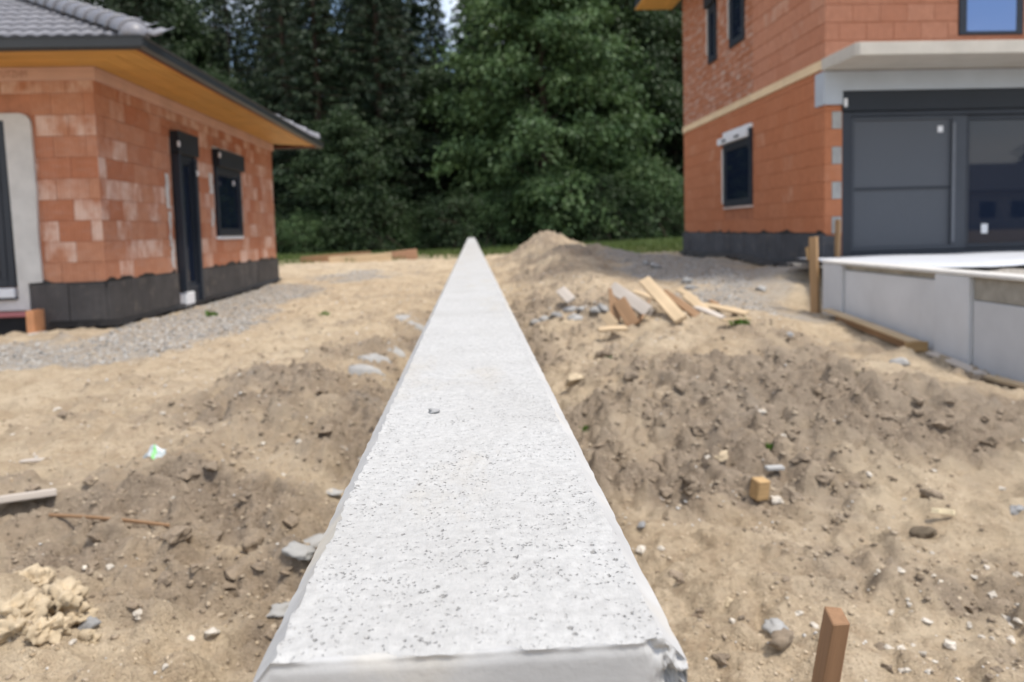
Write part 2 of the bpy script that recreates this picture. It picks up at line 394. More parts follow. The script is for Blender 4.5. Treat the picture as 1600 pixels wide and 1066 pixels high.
k = NM('site_earth', 0.95, 0.12)
n1 = k.noise(2.2, 6, 0.65); n2 = k.noise(11, 6, 0.7); n3 = k.noise(55, 4, 0.7); n4 = k.noise(0.8, 4, 0.6)
sand = k.mix(k.ramp(n1, 0.32, 0.68), (0.42, 0.328, 0.222), (0.58, 0.475, 0.345))
sand = k.mix(k.ramp(n2, 0.47, 0.70, (0, 0, 0, 1), (0.75, 0.75, 0.75, 1)), sand, (0.315, 0.230, 0.150))
sand = k.mix(k.ramp(n3, 0.50, 0.68, (0, 0, 0, 1), (0.6, 0.6, 0.6, 1)), sand, (0.27, 0.205, 0.14))
sand = k.mix(k.ramp(n4, 0.5, 0.72, (0, 0, 0, 1), (0.6, 0.6, 0.6, 1)), sand, (0.60, 0.50, 0.36))
brown = k.mix(k.ramp(n2, 0.30, 0.68), (0.172, 0.132, 0.096), (0.345, 0.275, 0.205))
brown = k.mix(k.ramp(n1, 0.45, 0.72, (0, 0, 0, 1), (0.6, 0.6, 0.6, 1)), brown, (0.39, 0.325, 0.25))
brown = k.mix(k.ramp(n3, 0.45, 0.70, (0, 0, 0, 1), (0.6, 0.6, 0.6, 1)), brown, (0.40, 0.33, 0.25))
grav = k.mix(k.voro(70, out='Color'), (0.25, 0.235, 0.215), (0.44, 0.42, 0.395))
grav = k.mix(k.ramp(n2, 0.42, 0.66, (0, 0, 0, 1), (0.8, 0.8, 0.8, 1)), grav, (0.33, 0.275, 0.21))
grass = k.mix(n2, (0.035, 0.06, 0.018), (0.11, 0.14, 0.045))
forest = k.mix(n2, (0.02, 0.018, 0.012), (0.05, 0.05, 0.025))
c = k.mix(k.attr('brown'), sand, brown); c = k.mix(k.math('MULTIPLY', k.attr('gravel'), .8), c, grav)
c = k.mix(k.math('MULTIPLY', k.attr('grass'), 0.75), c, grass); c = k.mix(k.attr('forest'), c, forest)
# pale flecks of lime and stone chips trodden into the soil
fle = k.ramp(k.voro(26), 0.05, 0.085, (1, 1, 1, 1), (0, 0, 0, 1)); gate = k.ramp(k.noise(3.3, 3), 0.52, 0.6)
c = k.mix(k.math('MULTIPLY', k.math('MULTIPLY', fle, gate), 0.8), c, (0.56, 0.53, 0.48))
k.col(c); k.bump(n2, 0.03, 0.9); k.bump(n3, 0.012, 1.0); k.bump(k.noise(220, 3, 0.6), 0.002)
tag(link('ground', gme, k.m), kind='structure')

def gzs(x, y): return float(gz(np.array([x]), np.array([y]))[0])
def gbs(x, y): return float(gz_base(np.array([x]), np.array([y]))[0])
def unproject_z(px, py, z):
    r = _M @ np.array([px - PX, py - PY, FPX]); return r * (z / r[2])
def on_ground(px, py):
    z = -1.1
    for _ in range(12):
        p = unproject_z(px, py, z); z = 0.5 * z + 0.5 * gzs(p[0], p[1])
    p = unproject_z(px, py, z)
    return float(p[0]), float(p[1]), gzs(p[0], p[1])

# ================================================================== THE LONG CONCRETE WALL
WC, WH, WT, CH = -0.0095, 0.1585, -0.300, 0.020
wroot = empty('concrete_wall', (WC, 18, -1.3))
tag(wroot, 'long low white concrete wall running from the foreground to the trees', 'wall', kind='thing')
wy = [0.508]
while wy[-1] < 34.6: wy.append(min(34.6, wy[-1] + max(0.0026, 0.0042 * wy[-1])))
wy = np.array(wy)
top_u = np.linspace(-1, 1, 61)
prof = [(-WH, -1.75), (-WH, -0.75), (-WH, -0.45), (-WH, WT - CH - .02), (-WH, WT - CH), (-WH + CH * .5, WT - CH * .5)]
prof += [(u * (WH - CH), WT) for u in top_u]
prof += [(WH - CH * .5, WT - CH * .5), (WH, WT - CH), (WH, WT - CH - .02), (WH, -0.45), (WH, -0.75), (WH, -1.75)]
prof = np.array(prof); npf = len(prof); n0 = 6; n1_ = n0 + 61
PXX = np.repeat(prof[None, :, 0], len(wy), 0); PZZ = np.repeat(prof[None, :, 1], len(wy), 0); PYY = np.repeat(wy[:, None], npf, 1)
jag_l = 0.0012 * vnoise(wy, wy * 0, 0.035, 5) + 0.0015 * vnoise(wy, wy * 0, 0.16, 6) + 0.002 * vnoise(wy, wy * 0, 0.011, 8)
jag_r = 0.0012 * vnoise(wy, wy * 0 + 9, 0.045, 15) + 0.0018 * vnoise(wy, wy * 0 + 9, 0.2, 16) + 0.0015 * vnoise(wy, wy * 0, 0.012, 18)
wl_ = smooth(0.75, 1.0, -top_u); wr_ = smooth(0.75, 1.0, top_u)
PXX[:, n0:n1_] += jag_l[:, None] * wl_[None] + jag_r[:, None] * wr_[None]
PXX[:, 5] += jag_l * .5; PXX[:, 4] += 0.0007 * vnoise(wy, wy * 0, 0.02, 55) + np.maximum(0, vnoise(wy, wy * 0, 0.05, 56) - .7) * 0.004
PXX[:, npf - 6] += jag_r * .5; PXX[:, npf - 5] += 0.0007 * vnoise(wy, wy * 0 + 4, 0.02, 57)
tx, ty = PXX[:, n0:n1_], PYY[:, n0:n1_]
PZZ[:, n0:n1_] += 0.0004 * vnoise(tx, ty, 0.012, 61) + 0.0006 * vnoise(tx, ty, 0.006, 62) + 0.0010 * fbm(tx, ty, 0.09, 2, 63) + 0.0025 * vnoise(tx * 0, ty, 0.5, 64)
edge_lip = (smooth(0.90, 1.0, np.abs(top_u)))[None]
PZZ[:, n0:n1_] += edge_lip * 0.0018 * (0.5 + vnoise(tx, ty, 0.03, 66))
V = np.stack([PXX + WC, PYY, PZZ], -1)
# ragged near edge of the rough top; smooth cast end face below it
end_off = 0.004 * vnoise(top_u * .13, top_u * 0, 0.02, 71) + 0.005 * vnoise(top_u * .13, top_u * 0, 0.07, 72) + 0.002 * vnoise(top_u * .13, top_u * 0, 0.008, 73)
fade = np.clip(1 - (wy - wy[0]) / 0.03, 0, 1)
V[:, n0:n1_, 1] += fade[:, None] * end_off[None]
V[:, n0:n1_, 2] -= (fade[:, None] ** 3) * 0.002
def chip_depth(x, z):
    d = np.sqrt(((WC + WH - x) * 1.0) ** 2 + ((WT - CH - .012 - z) * .8) ** 2)
    c_ = smooth(0.036, 0.010, d + 0.010 * vnoise(x, z, 0.02, 81) + .005 * vnoise(x, z, .007, 84))
    return c_ * (0.016 + 0.010 * vnoise(x, z, 0.009, 82) + 0.006 * vnoise(x, z, 0.004, 83))
V[..., 1] = np.maximum(V[..., 1], wy[0] + chip_depth(V[..., 0], V[..., 2]) - 1e-5 * (len(wy) - np.arange(len(wy)))[:, None] / len(wy))
idx = np.arange(len(wy) * npf).reshape(len(wy), npf)
F = np.stack([idx[:-1, :-1], idx[1:, :-1], idx[1:, 1:], idx[:-1, 1:]], -1).reshape(-1, 4)

k = NM('rough_white_concrete', 0.9, 0.2)
fine = k.noise(330, 4, 0.7); mid = k.noise(80, 5, 0.7); big = k.noise(5, 4)
streak = k.noise(1.0, 5, 0.7, k.vec((300, 70, 100)))
c = k.mix(k.ramp(mid, 0.32, 0.68), (0.385, 0.382, 0.375), (0.505, 0.502, 0.492))
c = k.mix(k.ramp(big, 0.4, 0.75, (0, 0, 0, 1), (0.45, 0.45, 0.45, 1)), c, (0.35, 0.34, 0.325))
stn = k.ramp(k.noise(2.3, 5, .65, k.vec((2.2, 1, 1))), .54, .70)
c = k.mix(k.math('MULTIPLY', stn, .45), c, (0.42, 0.375, 0.305))
c = k.mix(k.ramp(streak, 0.56, 0.72, (0, 0, 0, 1), (0.5, 0.5, 0.5, 1)), c, (0.37, 0.36, 0.345))
c = k.mix(k.ramp(fine, 0.58, 0.72, (0, 0, 0, 1), (0.35, 0.35, 0.35, 1)), c, (0.34, 0.33, 0.315))
dv = k.vec((1, .8, 1))
wob = k.n.new('ShaderNodeTexNoise'); wob.inputs['Scale'].default_value = 240; k.l.new(k.pos, wob.inputs['Vector'])
add = k.n.new('ShaderNodeVectorMath'); add.operation = 'MULTIPLY_ADD'; k.l.new(wob.outputs['Color'], add.inputs[0]); add.inputs[1].default_value = (.006, .006, .006); k.l.new(dv, add.inputs[2])
pit = k.ramp(k.voro(210, vec=add.outputs[0]), 0.12, 0.32, (1, 1, 1, 1), (0, 0, 0, 1)); pg = k.ramp(k.noise(55, 4, 0.75), 0.45, 0.54)
pit2 = k.ramp(k.voro(75, vec=add.outputs[0]), 0.10, 0.20, (1, 1, 1, 1), (0, 0, 0, 1)); pg2 = k.ramp(k.noise(23, 4, .7), 0.54, 0.60)
patch = k.ramp(k.noise(9, 3, .6), .38, .62, (.35, .35, .35, 1), (1, 1, 1, 1))
pits = k.math('MAXIMUM', k.math('MULTIPLY', k.math('MULTIPLY', pit, pg), patch), k.math('MULTIPLY', pit2, pg2))
c = k.mix(k.math('MULTIPLY', pits, 0.66), c, (0.19, 0.18, 0.165))
k.col(c); k.bump(mid, 0.0009, 0.9); k.bump(fine, 0.0006, 0.8); k.bump(streak, 0.0009, .9)
inv = k.math('SUBTRACT', 1.0, pits); k.bump(inv, 0.0022)
wall_top_mat = k.m
k = NM('smooth_cast_concrete', 0.75, 0.3)
n = k.noise(9, 5, .6); y_ = k.ramp(k.noise(5, 4), 0.52, 0.7)
c = k.mix(k.ramp(n, .3, .7), (0.40, 0.40, 0.40), (0.49, 0.486, 0.478))
c = k.mix(k.math('MULTIPLY', y_, 0.6), c, (0.52, 0.46, 0.36))
hp = k.ramp(k.voro(55), 0.05, 0.10, (1, 1, 1, 1), (0, 0, 0, 1)); hg = k.ramp(k.noise(25, 2), .58, .64)
c = k.mix(k.math('MULTIPLY', k.math('MULTIPLY', hp, hg), .7), c, (.2, .19, .18))
k.col(c); k.bump(k.noise(120, 3), 0.0006); k.bump(n, .002, .4)
wall_side_mat = k.m
me = mesh_np('wall_body', V.reshape(-1, 3), F, True)
me.materials.append(wall_side_mat); me.materials.append(wall_top_mat)
mi = np.zeros((len(wy) - 1, npf - 1), np.int32); mi[:, n0:n1_ - 1] = 1
me.polygons.foreach_set('material_index', mi.ravel())
me.set_sharp_from_angle(angle=R(28))
link('wall_body', me, None, wroot)
# end faces (near one broken at its right-hand corner)
def wall_end(y0, sign, name, rows=64):
    cols = V[0 if sign < 0 else -1][4:npf - 4].copy()
    if sign < 0:                                       # finer columns towards the broken corner
        q = np.linspace(0, 1, 14)[1:-1]; ext_ = []
        for a_, b_ in zip(cols[:-1], cols[1:]): ext_.append(a_); ext_ += [a_ * (1 - u_) + b_ * u_ for u_ in q] if a_[0] > WC + WH * .78 else []
        cols = np.array(ext_ + [cols[-1]])          # top outline left to right
    g = []
    for r in range(rows):
        t = (r / (rows - 1)) ** 3.0
        row = cols.copy(); row[:, 2] = cols[:, 2] * (1 - t) + (-1.75) * t
        dz = cols[:, 2] - row[:, 2]
        if sign < 0:
            ct = chip_depth(cols[:, 0], cols[:, 2]); cr = chip_depth(row[:, 0], row[:, 2])
            row[:, 1] = y0 + cr + (cols[:, 1] - y0 - ct) * np.exp(-dz / 0.0016) + 0.0015 * np.exp(-((dz - .004) / .003) ** 2) * (ct < 1e-4)
        g.append(row)
    g = np.array(g); n = g.shape[1]
    ii = np.arange(rows * n).reshape(rows, n)
    f = np.stack([ii[:-1, :-1], ii[1:, :-1], ii[1:, 1:], ii[:-1, 1:]], -1).reshape(-1, 4)
    if sign > 0: f = f[:, ::-1]
    em = mesh_np(name, g.reshape(-1, 3), f, True); em.set_sharp_from_angle(angle=R(48))
    return link(name, em, wall_side_mat, wroot)
tag(wall_end(wy[0], -1, 'end_face'), 'smooth grey cast end face with a broken corner')
wall_end(wy[-1], 1, 'end_face')

# ================================================================== BRICKWORK
_brick_cache = {}
def brick_mesh(w, h, d, mat):
    key = (round(w, 3), round(h, 3), round(d, 3), mat.name)
    if key not in _brick_cache:
        e = 0.004
        v = [(0,0,0),(w,0,0),(w,0,h),(0,0,h),(0,-d+e,0),(w,-d+e,0),(w,-d+e,h),(0,-d+e,h),(e,-d,e),(w-e,-d,e),(w-e,-d,h-e),(e,-d,h-e)]
        f = [(8,9,10,11),(4,5,9,8),(5,6,10,9),(6,7,11,10),(7,4,8,11),(0,1,5,4),(1,2,6,5),(2,3,7,6),(3,0,4,7)]
        me = bpy.data.meshes.new('brick'); me.from_pydata(v, [], f); me.materials.append(mat)
        _brick_cache[key] = me
    return _brick_cache[key]

def cut(u0, u1, z0, z1, openings):
    """free stretches of [u0,u1] in the band z0..z1"""
    segs = [(u0, u1)]
    for a, b, c, d in openings:
        if c < z1 - 1e-4 and d > z0 + 1e-4:
            new = []
            for s, t in segs:
                if b <= s or a >= t: new.append((s, t)); continue
                if s < a: new.append((s, a))
                if b < t: new.append((b, t))
            segs = new
    return segs

def masonry(origin, ang, length, z0, z1, openings, mat, ch=0.25, bw=0.373, bed=0.005, perp=0.003, depth=0.03, shift=0.0, rnd=None):
    """bricks of one wall face as a list of (world location, angle, mesh, size); u runs along the face"""
    rnd = rnd or random.Random(3)
    out = []; ca, sa = math.cos(ang), math.sin(ang)
    nrow = int(math.ceil((z1 - z0) / ch - 1e-6))
    for r in range(nrow):
        za, zb = z0 + r * ch, min(z1, z0 + (r + 1) * ch)
        u = -bw * ((0.5 if r % 2 else 0.0) + shift)
        while u < length:
            ua, ub = max(0, u), min(length, u + bw); u += bw
            if ub - ua < .02: continue
            cuts = sorted({za, zb} | {q for o in openings if o[0] < ub and o[1] > ua for q in (o[2], o[3]) if za + .03 < q < zb - .03})
            for a, b in zip(cuts[:-1], cuts[1:]):
                for s, t in cut(ua, ub, a + .004, b - .004, openings):
                    if t - s < 0.03: continue
                    w = round(t - s - perp, 3); h = round(b - a - bed, 3)
                    me = brick_mesh(w, h, depth, mat)
                    x = s + perp / 2
                    pr = rnd.uniform(0, 0.005)
                    loc = (origin[0] + ca * x + sa * pr, origin[1] + sa * x - ca * pr, a + bed / 2)
                    out.append((loc, ang, me, (w, h)))
    return out

def place_bricks(lst, parent, name='brick'):
    for loc, ang, me, _ in lst:
        o = bpy.data.objects.new(name, me); C.objects.link(o)
        o.parent = parent; o.location = loc; o.rotation_euler = (0, 0, ang)

def join_bricks(lst, parent, mat, name):
    vs, fs, n = [], [], 0
    for loc, ang, me, _ in lst:
        ca, sa = math.cos(ang), math.sin(ang)
        for v in me.vertices:
            x, y, z = v.co; vs.append((loc[0] + ca * x - sa * y, loc[1] + sa * x + ca * y, loc[2] + z))
        fs += [[n + i for i in p.vertices] for p in me.polygons]; n += len(me.vertices)
    me = bpy.data.meshes.new(name); me.from_pydata(vs, [], fs)
    o = link(name, me, mat, parent); o['kind'] = 'stuff'; return o

def panels(origin, ang, length, z0, z1, mat, parent, width, depth, skip=(), name='insulation_panel', rnd=random.Random(5)):
    ca, sa = math.cos(ang), math.sin(ang); u = 0.0
    while u < length - 0.02:
        w = min(width, length - u)
        for s, t in cut(u, u + w, 0, 1, [(a, b, -1, 2) for a, b in skip]):
            if t - s < .03: continue
            d = depth + rnd.uniform(-0.006, 0.008); zt = z1 + rnd.uniform(-0.012, 0.004)
            o = MB().box(0.005, t - s - 0.005, -d, 0, z0, zt).build(name, mat, parent, bevel=0.005)
            o.location = (origin[0] + ca * s, origin[1] + sa * s, 0); o.rotation_euler = (0, 0, ang)
        u += w

def ragged_strip(origin, ang, length, z, mat, parent, name='bitumen_edge', seed=1, depth=0.05, skip=()):
    """the torn upper edge of the black sealing coat above the insulation"""
    ca, sa = math.cos(ang), math.sin(ang); n = int(length / 0.035)
    vs, fs = [], []
    for i in range(n + 1):
        u = length * i / n
        h = 0.012 + max(0, vnoise(np.array([u]), np.array([seed * 3.0]), 0.16, seed)[0]) * 0.05 + random.random() * 0.006
        for y, zz in ((-depth, z - 0.05), (-depth, z + h)):
            vs.append((origin[0] + ca * u - sa * y, origin[1] + sa * u + ca * y, zz))
        vs.append((origin[0] + ca * u - sa * 0, origin[1] + sa * u + ca * 0, z + h))
    for i in range(n):
        u = length * (i + .5) / n
        if any(a < u < b for a, b in skip): continue
        q = 3 * i; fs += [(q, q + 3, q + 4, q + 1), (q + 1, q + 4, q + 5, q + 2)]
    me = bpy.data.meshes.new(name); me.from_pydata(vs, [], fs)
    return link(name, me, mat, parent)

# ================================================================== LEFT HOUSE (bungalow)
LX, LY0, LY1 = -4.40, 9.12, 16.90
LZB, LZT, LZG = -0.50, 1.90, -1.30
lh = empty('brick_bungalow', (LX - 4, 13, -1.06))
tag(lh, 'unplastered brick bungalow with grey tiled hip roof and honey wood soffit', 'house')
lw = MB()
lw.box(-13.0, LX - .008, LY0 + .008, LY1 - .008, LZG, 2.06)
lwall = lw.build('wall', MT['mortar_l'], lh)
rb = random.Random(11)
op_right = [(11.27 - LY0, 12.08 - LY0, -1.2, 1.62), (13.06 - LY0, 14.48 - LY0, 0.0, 1.56)]
bl = masonry((LX - .03, LY0, 0), math.pi / 2, LY1 - LY0, LZB, LZT, op_right, MT['brick_l'], rnd=rb)
op_front = [(0, 13.0 - 5.14, -2, 1.52)]
bl += [b for b in masonry((-13.0, LY0 + .03, 0), 0, 13.0 + LX, LZB, LZT, op_front, MT['brick_l'], shift=.3, rnd=rb) if b[0][0] > -7.2]
place_bricks(bl, lwall)
# plinth insulation
panels((LX - .03, LY0 - .03, 0), math.pi / 2, LY1 - LY0 + .03, LZG, LZB, MT['xps'], lh, 0.56, 0.075, [(11.27 - LY0, 12.08 - LY0)])
panels((-5.27, LY0 + .03, 0), 0, 5.27 + LX, LZG, LZB, MT['xps'], lh, 0.44, 0.072)
ragged_strip((LX - .03, LY0 - .04, 0), math.pi / 2, LY1 - LY0, LZB, MT['bitumen'], lh, seed=4, skip=[(2.1, 3.1)])
ragged_strip((-5.3, LY0 + .03, 0), 0, 5.3 + LX + .02, LZB, MT['bitumen'], lh, seed=8)
# black membrane turned out at the foot of the plinth
mb = MB()
n = 40
for i in range(n + 1):
    y = LY0 - .1 + (LY1 - LY0 + .1) * i / n
    z = gbs(LX + .15, y)
    mb.v += [(LX + .05, y, z + .10), (LX + .13 + .05 * random.random(), y, z + .035 + .03 * random.random())]
mb.f += [(2 * i, 2 * i + 1, 2 * i + 3, 2 * i + 2) for i in range(n)]
mb.build('membrane_strip', MT['bitumen'], lh)
mb = MB()
for i in range(13):
    x = -5.05 + (0.75 + .1) * i / 12
    z = gbs(x, LY0 - .15)
    mb.v += [(x, LY0 - .05, z + .12), (x, LY0 - .16 - .05 * random.random(), z + .04 + .02 * random.random())]
mb.f += [(2 * i, 2 * i + 1, 2 * i + 3, 2 * i + 2) for i in range(12)]
mb.build('membrane_strip', MT['bitumen'], lh)

# white plaster reveal round the front window, its frame and glass
pl = MB(); pts = []
x_r, z_t, rad = -5.13, 1.52, 0.13
outer = [(-7.4, z_t)] + [(x_r - rad + rad * math.sin(a), z_t - rad + rad * math.cos(a)) for a in np.linspace(0, math.pi / 2, 7)] + [(x_r + .012, .6), (x_r - .006, .1), (x_r + .01, LZB + .03), (x_r - .15, LZB + .02), (x_r - .15, -0.80), (-7.4, -0.80)]
nO = len(outer)
ring_i = [(-7.1, 1.44), (-5.43, 1.44), (-5.40, -0.66), (-7.1, -0.66)]
bm = bmesh.new()
vo = [bm.verts.new((x, LY0 - .035 - .012, z)) for x, z in outer]; vb = [bm.verts.new((x, LY0 + .02, z)) for x, z in outer]
vi = [bm.verts.new((x, LY0 - .035 - .012, z)) for x, z in ring_i]; vib = [bm.verts.new((x + (.03 if x < -6 else -.0), LY0 + .10, z)) for x, z in ring_i]
for i in range(nO):
    bm.faces.new((vo[i], vb[i], vb[(i + 1) % nO], vo[(i + 1) % nO]))
for i in range(4): bm.faces.new((vi[i], vi[(i + 1) % 4], vib[(i + 1) % 4], vib[i]))
q = [0] + [None] * 3
bm.faces.new([vo[i] for i in range(0, 9)] + [vi[1], vi[0]])
bm.faces.new([vo[i] for i in range(8, nO - 1)] + [vi[2], vi[1]])
bm.faces.new([vo[nO - 2], vo[nO - 1], vi[3], vi[2]])
bm.faces.new([vo[nO - 1], vo[0], vi[0], vi[3]])
bmesh.ops.recalc_face_normals(bm, faces=bm.faces[:])
me = bpy.data.meshes.new('plaster_reveal'); bm.to_mesh(me); bm.free()
link('plaster_reveal', me, MT['plaster'], lh)
win = MB()
fy0, fy1 = LY0 - .03, LY0 + .05
win.box(-5.52, -5.435, fy0, fy1, -0.52, 1.435).box(-7.05, -6.96, fy0, fy1, -0.52, 1.435).box(-6.96, -5.52, fy0, fy1, 1.35, 1.435).box(-6.96, -5.52, fy0, fy1, -0.52, -0.42)
wf = win.build('window', MT['frame'], lh, bevel=.006)
MB().box(-6.96, -5.52, fy0 + .018, fy0 + .032, -0.42, 1.35).build('pane', MT['glass'], wf)
MB().box(-6.9, -5.62, fy0 + .008, fy0 + .022, -0.40, -0.32).box(-5.60, -5.53, fy0 + .006, fy0 + .02, -0.42, 1.35).build('sash', MT['frame'], wf)
MB().box(-7.05, -5.435, LY0 - .075, LY0 + .05, -0.645, -0.53).build('white_sill', MT['white'], lh, bevel=.006)
MB().box(-7.05, -5.415, LY0 - .085, LY0 + .05, -0.668, -0.650).build('sill_edge', MT['frame'], lh)

# low light shaft ledge with terracotta edge below that window
lg = empty('basement_window', (-6.0, LY0 - .2, -1.1)); tag(lg, 'low basement opening with terracotta coloured frame under the front window', 'basement window')
MB().box(-7.4, -5.20, LY0 - .24, LY0 - .02, -0.862, -0.815).build('frame_top', m_plain('plum_edge', (0.33, 0.12, 0.13), .6, .1), lg, bevel=.008)
MB().box(-5.215, -5.125, LY0 - .26, LY0 - .02, -1.22, -0.79).build('frame_post', m_plain('terracotta_edge', (0.62, 0.29, 0.14), .6, .12), lg, bevel=.012, seg=2)
MB().box(-5.19, -5.02, LY0 - .33, LY0 - .10, -1.20, -1.045).build('mortar_foot', MT['stone'], lg, bevel=.03, seg=2)
gridm = m_plain('dark_louvre', (0.06, 0.062, 0.07), .5, .1)
for i in range(14):
    MB().poly([(-7.4, LY0 - .20, -0.868 - i * .027), (-5.215, LY0 - .20, -0.868 - i * .027), (-5.215, LY0 - .17, -0.888 - i * .027), (-7.4, LY0 - .17, -0.888 - i * .027),
               (-7.4, LY0 - .17, -0.862 - i * .027), (-5.215, LY0 - .17, -0.862 - i * .027)], [(0, 1, 2, 3), (0, 4, 5, 1)]).build('louvre', gridm, lg)
MB().box(-7.4, -5.215, LY0 - .165, LY0 - .05, -1.25, -0.866).build('dark_panel', MT['bitumen'], lg)

# windows on the long side
def side_opening(parent, x, out, y0, y1, z0, z1, boxh, kind, proud=0.055, boxmat='box', lintel=None):
    """out=+1 faces +x, -1 faces -x"""
    X = lambda a, b: (min(x + out * a, x + out * b), max(x + out * a, x + out * b))
    def bx(a, b, ya, yb, za, zb): return (*X(a, b), ya, yb, za, zb)
    fr = 0.075
    zt = z1 - boxh
    m = MB().box(*bx(-.05, proud, y0, y0 + fr, z0, zt)).box(*bx(-.05, proud, y1 - fr, y1, z0, zt)).box(*bx(-.05, proud, y0 + fr, y1 - fr, z0, z0 + fr)).box(*bx(-.05, proud, y0 + fr, y1 - fr, zt - fr, zt))
    w = m.build(kind, MT['frame'], parent, bevel=.006)
    MB().box(*bx(-.004, .004, y0 + fr, y1 - fr, z0 + fr, zt - fr)).build('pane', MT['glass'], w)
    s = 0.055
    a0, a1, c0, c1 = y0 + fr, y1 - fr, z0 + fr, zt - fr
    MB().box(*bx(.004, .026, a0, a0 + s, c0, c1)).box(*bx(.004, .026, a1 - s, a1, c0, c1)).box(*bx(.004, .026, a0 + s, a1 - s, c0, c0 + s)).box(*bx(.004, .026, a0 + s, a1 - s, c1 - s, c1)).build('sash', MT['frame'], w, bevel=.004)
    if boxh > 0:
        MB().box(*bx(-.05, proud + .075, y0 - .02, y1 + .02, zt + .002, z1)).build('shutter_box', MT[boxmat], w, bevel=.008)
    return w
d1 = side_opening(lh, LX, 1, 11.29, 12.06, -0.80, 1.60, 0.33, 'door', 0.06)
MB().box(LX + .02, LX + .13, 11.27, 11.37, -0.78, 1.26).build('shutter_rail', MT['frame'], d1, bevel=.008)
MB().box(LX + .02, LX + .10, 11.98, 12.08, -0.98, 1.26).build('shutter_rail', MT['frame'], d1, bevel=.008)
MB().box(LX - .02, LX + .115, 11.29, 11.62, -1.09, -0.81).build('white_threshold', MT['white'], d1, bevel=.01)
MB().box(LX - .02, LX + .06, 11.62, 12.06, -1.09, -0.81).build('dark_threshold', MT['frame'], d1, bevel=.01)
w1 = side_opening(lh, LX, 1, 13.09, 14.45, 0.03, 1.53, 0.30, 'window', 0.05)
MB().box(LX - .02, LX + .035, 13.05, 14.49, -0.03, 0.027).build('white_sill', MT['white'], w1, bevel=.006)
MB().box(LX - .02, LX + .03, 13.05, 14.5, 1.535, 1.575).build('mortar_line', MT['plaster'], w1, bevel=.006)
for yy, zz in ((11.285, 1.40), (11.98, 1.02), (13.07, 1.42), (13.75, 0.98)):   # white stickers and clips on the frames
    MB().box(LX + .11, LX + .137, yy - .03, yy + .03, zz - .045, zz + .045).build('white_clip', MT['white'], d1 if yy < 12.5 else w1, bevel=.01)
# mortar smears beside the openings
for (y0, y1, z0, z1) in ((11.02, 11.14, .45, .95), (11.06, 11.13, -.1, .4), (11.10, 11.17, -.42, -.05), (12.84, 12.99, .75, 1.1), (12.86, 12.97, .2, .5), (14.52, 14.58, .3, 1.3)):
    n = 9; vs = []
    for i in range(n):
        t = i / (n - 1); e0 = .03 * random.uniform(-1, 1); e1 = .03 * random.uniform(-1, 1)
        vs += [(LX + .012, y0 + e0, z0 + (z1 - z0) * t), (LX + .012, y1 + e1, z0 + (z1 - z0) * t)]
    me = bpy.data.meshes.new('mortar_smear'); me.from_pydata(vs, [], [(2 * i, 2 * i + 1, 2 * i + 3, 2 * i + 2) for i in range(n - 1)])
    o = link('mortar_smear', me, MT['plaster'], lh)
    so = o.modifiers.new('s', 'SOLIDIFY'); so.thickness = 0.006

# eaves: wall plate beam, soffit boards, gutter
EO = 0.90
ex, ey = LX + EO, LY0 - EO
EF = 0.62 / EO
eyf = LY1 + EO * EF
b = MB().poly([(LX + .045, LY0 - .045, 1.895), (LX + .045, LY1 + .045, 1.895), (LX - .1, LY1 + .045, 1.895), (LX - .1, LY0 + .1, 1.895),
               (LX + .045, LY0 - .045, 2.045), (LX + .045, LY1 + .045, 2.045), (LX - .1, LY1 + .045, 2.045), (LX - .1, LY0 + .1, 2.045)],
              [(0, 3, 2, 1), (4, 5, 6, 7), (0, 1, 5, 4), (1, 2, 6, 5), (2, 3, 7, 6), (3, 0, 4, 7)])
b.build('eaves_beam', MT['beam'], lh)
b = MB().poly([(-13, LY0 - .045, 1.895), (LX + .042, LY0 - .045, 1.895), (LX - .103, LY0 + .1, 1.895), (-13, LY0 + .1, 1.895),
               (-13, LY0 - .045, 2.045), (LX + .042, LY0 - .045, 2.045), (LX - .103, LY0 + .1, 2.045), (-13, LY0 + .1, 2.045)],
              [(0, 3, 2, 1), (4, 5, 6, 7), (0, 1, 5, 4), (1, 2, 6, 5), (2, 3, 7, 6), (3, 0, 4, 7)])
bx_ = b.build('eaves_beam', MT['beam_x'], lh)
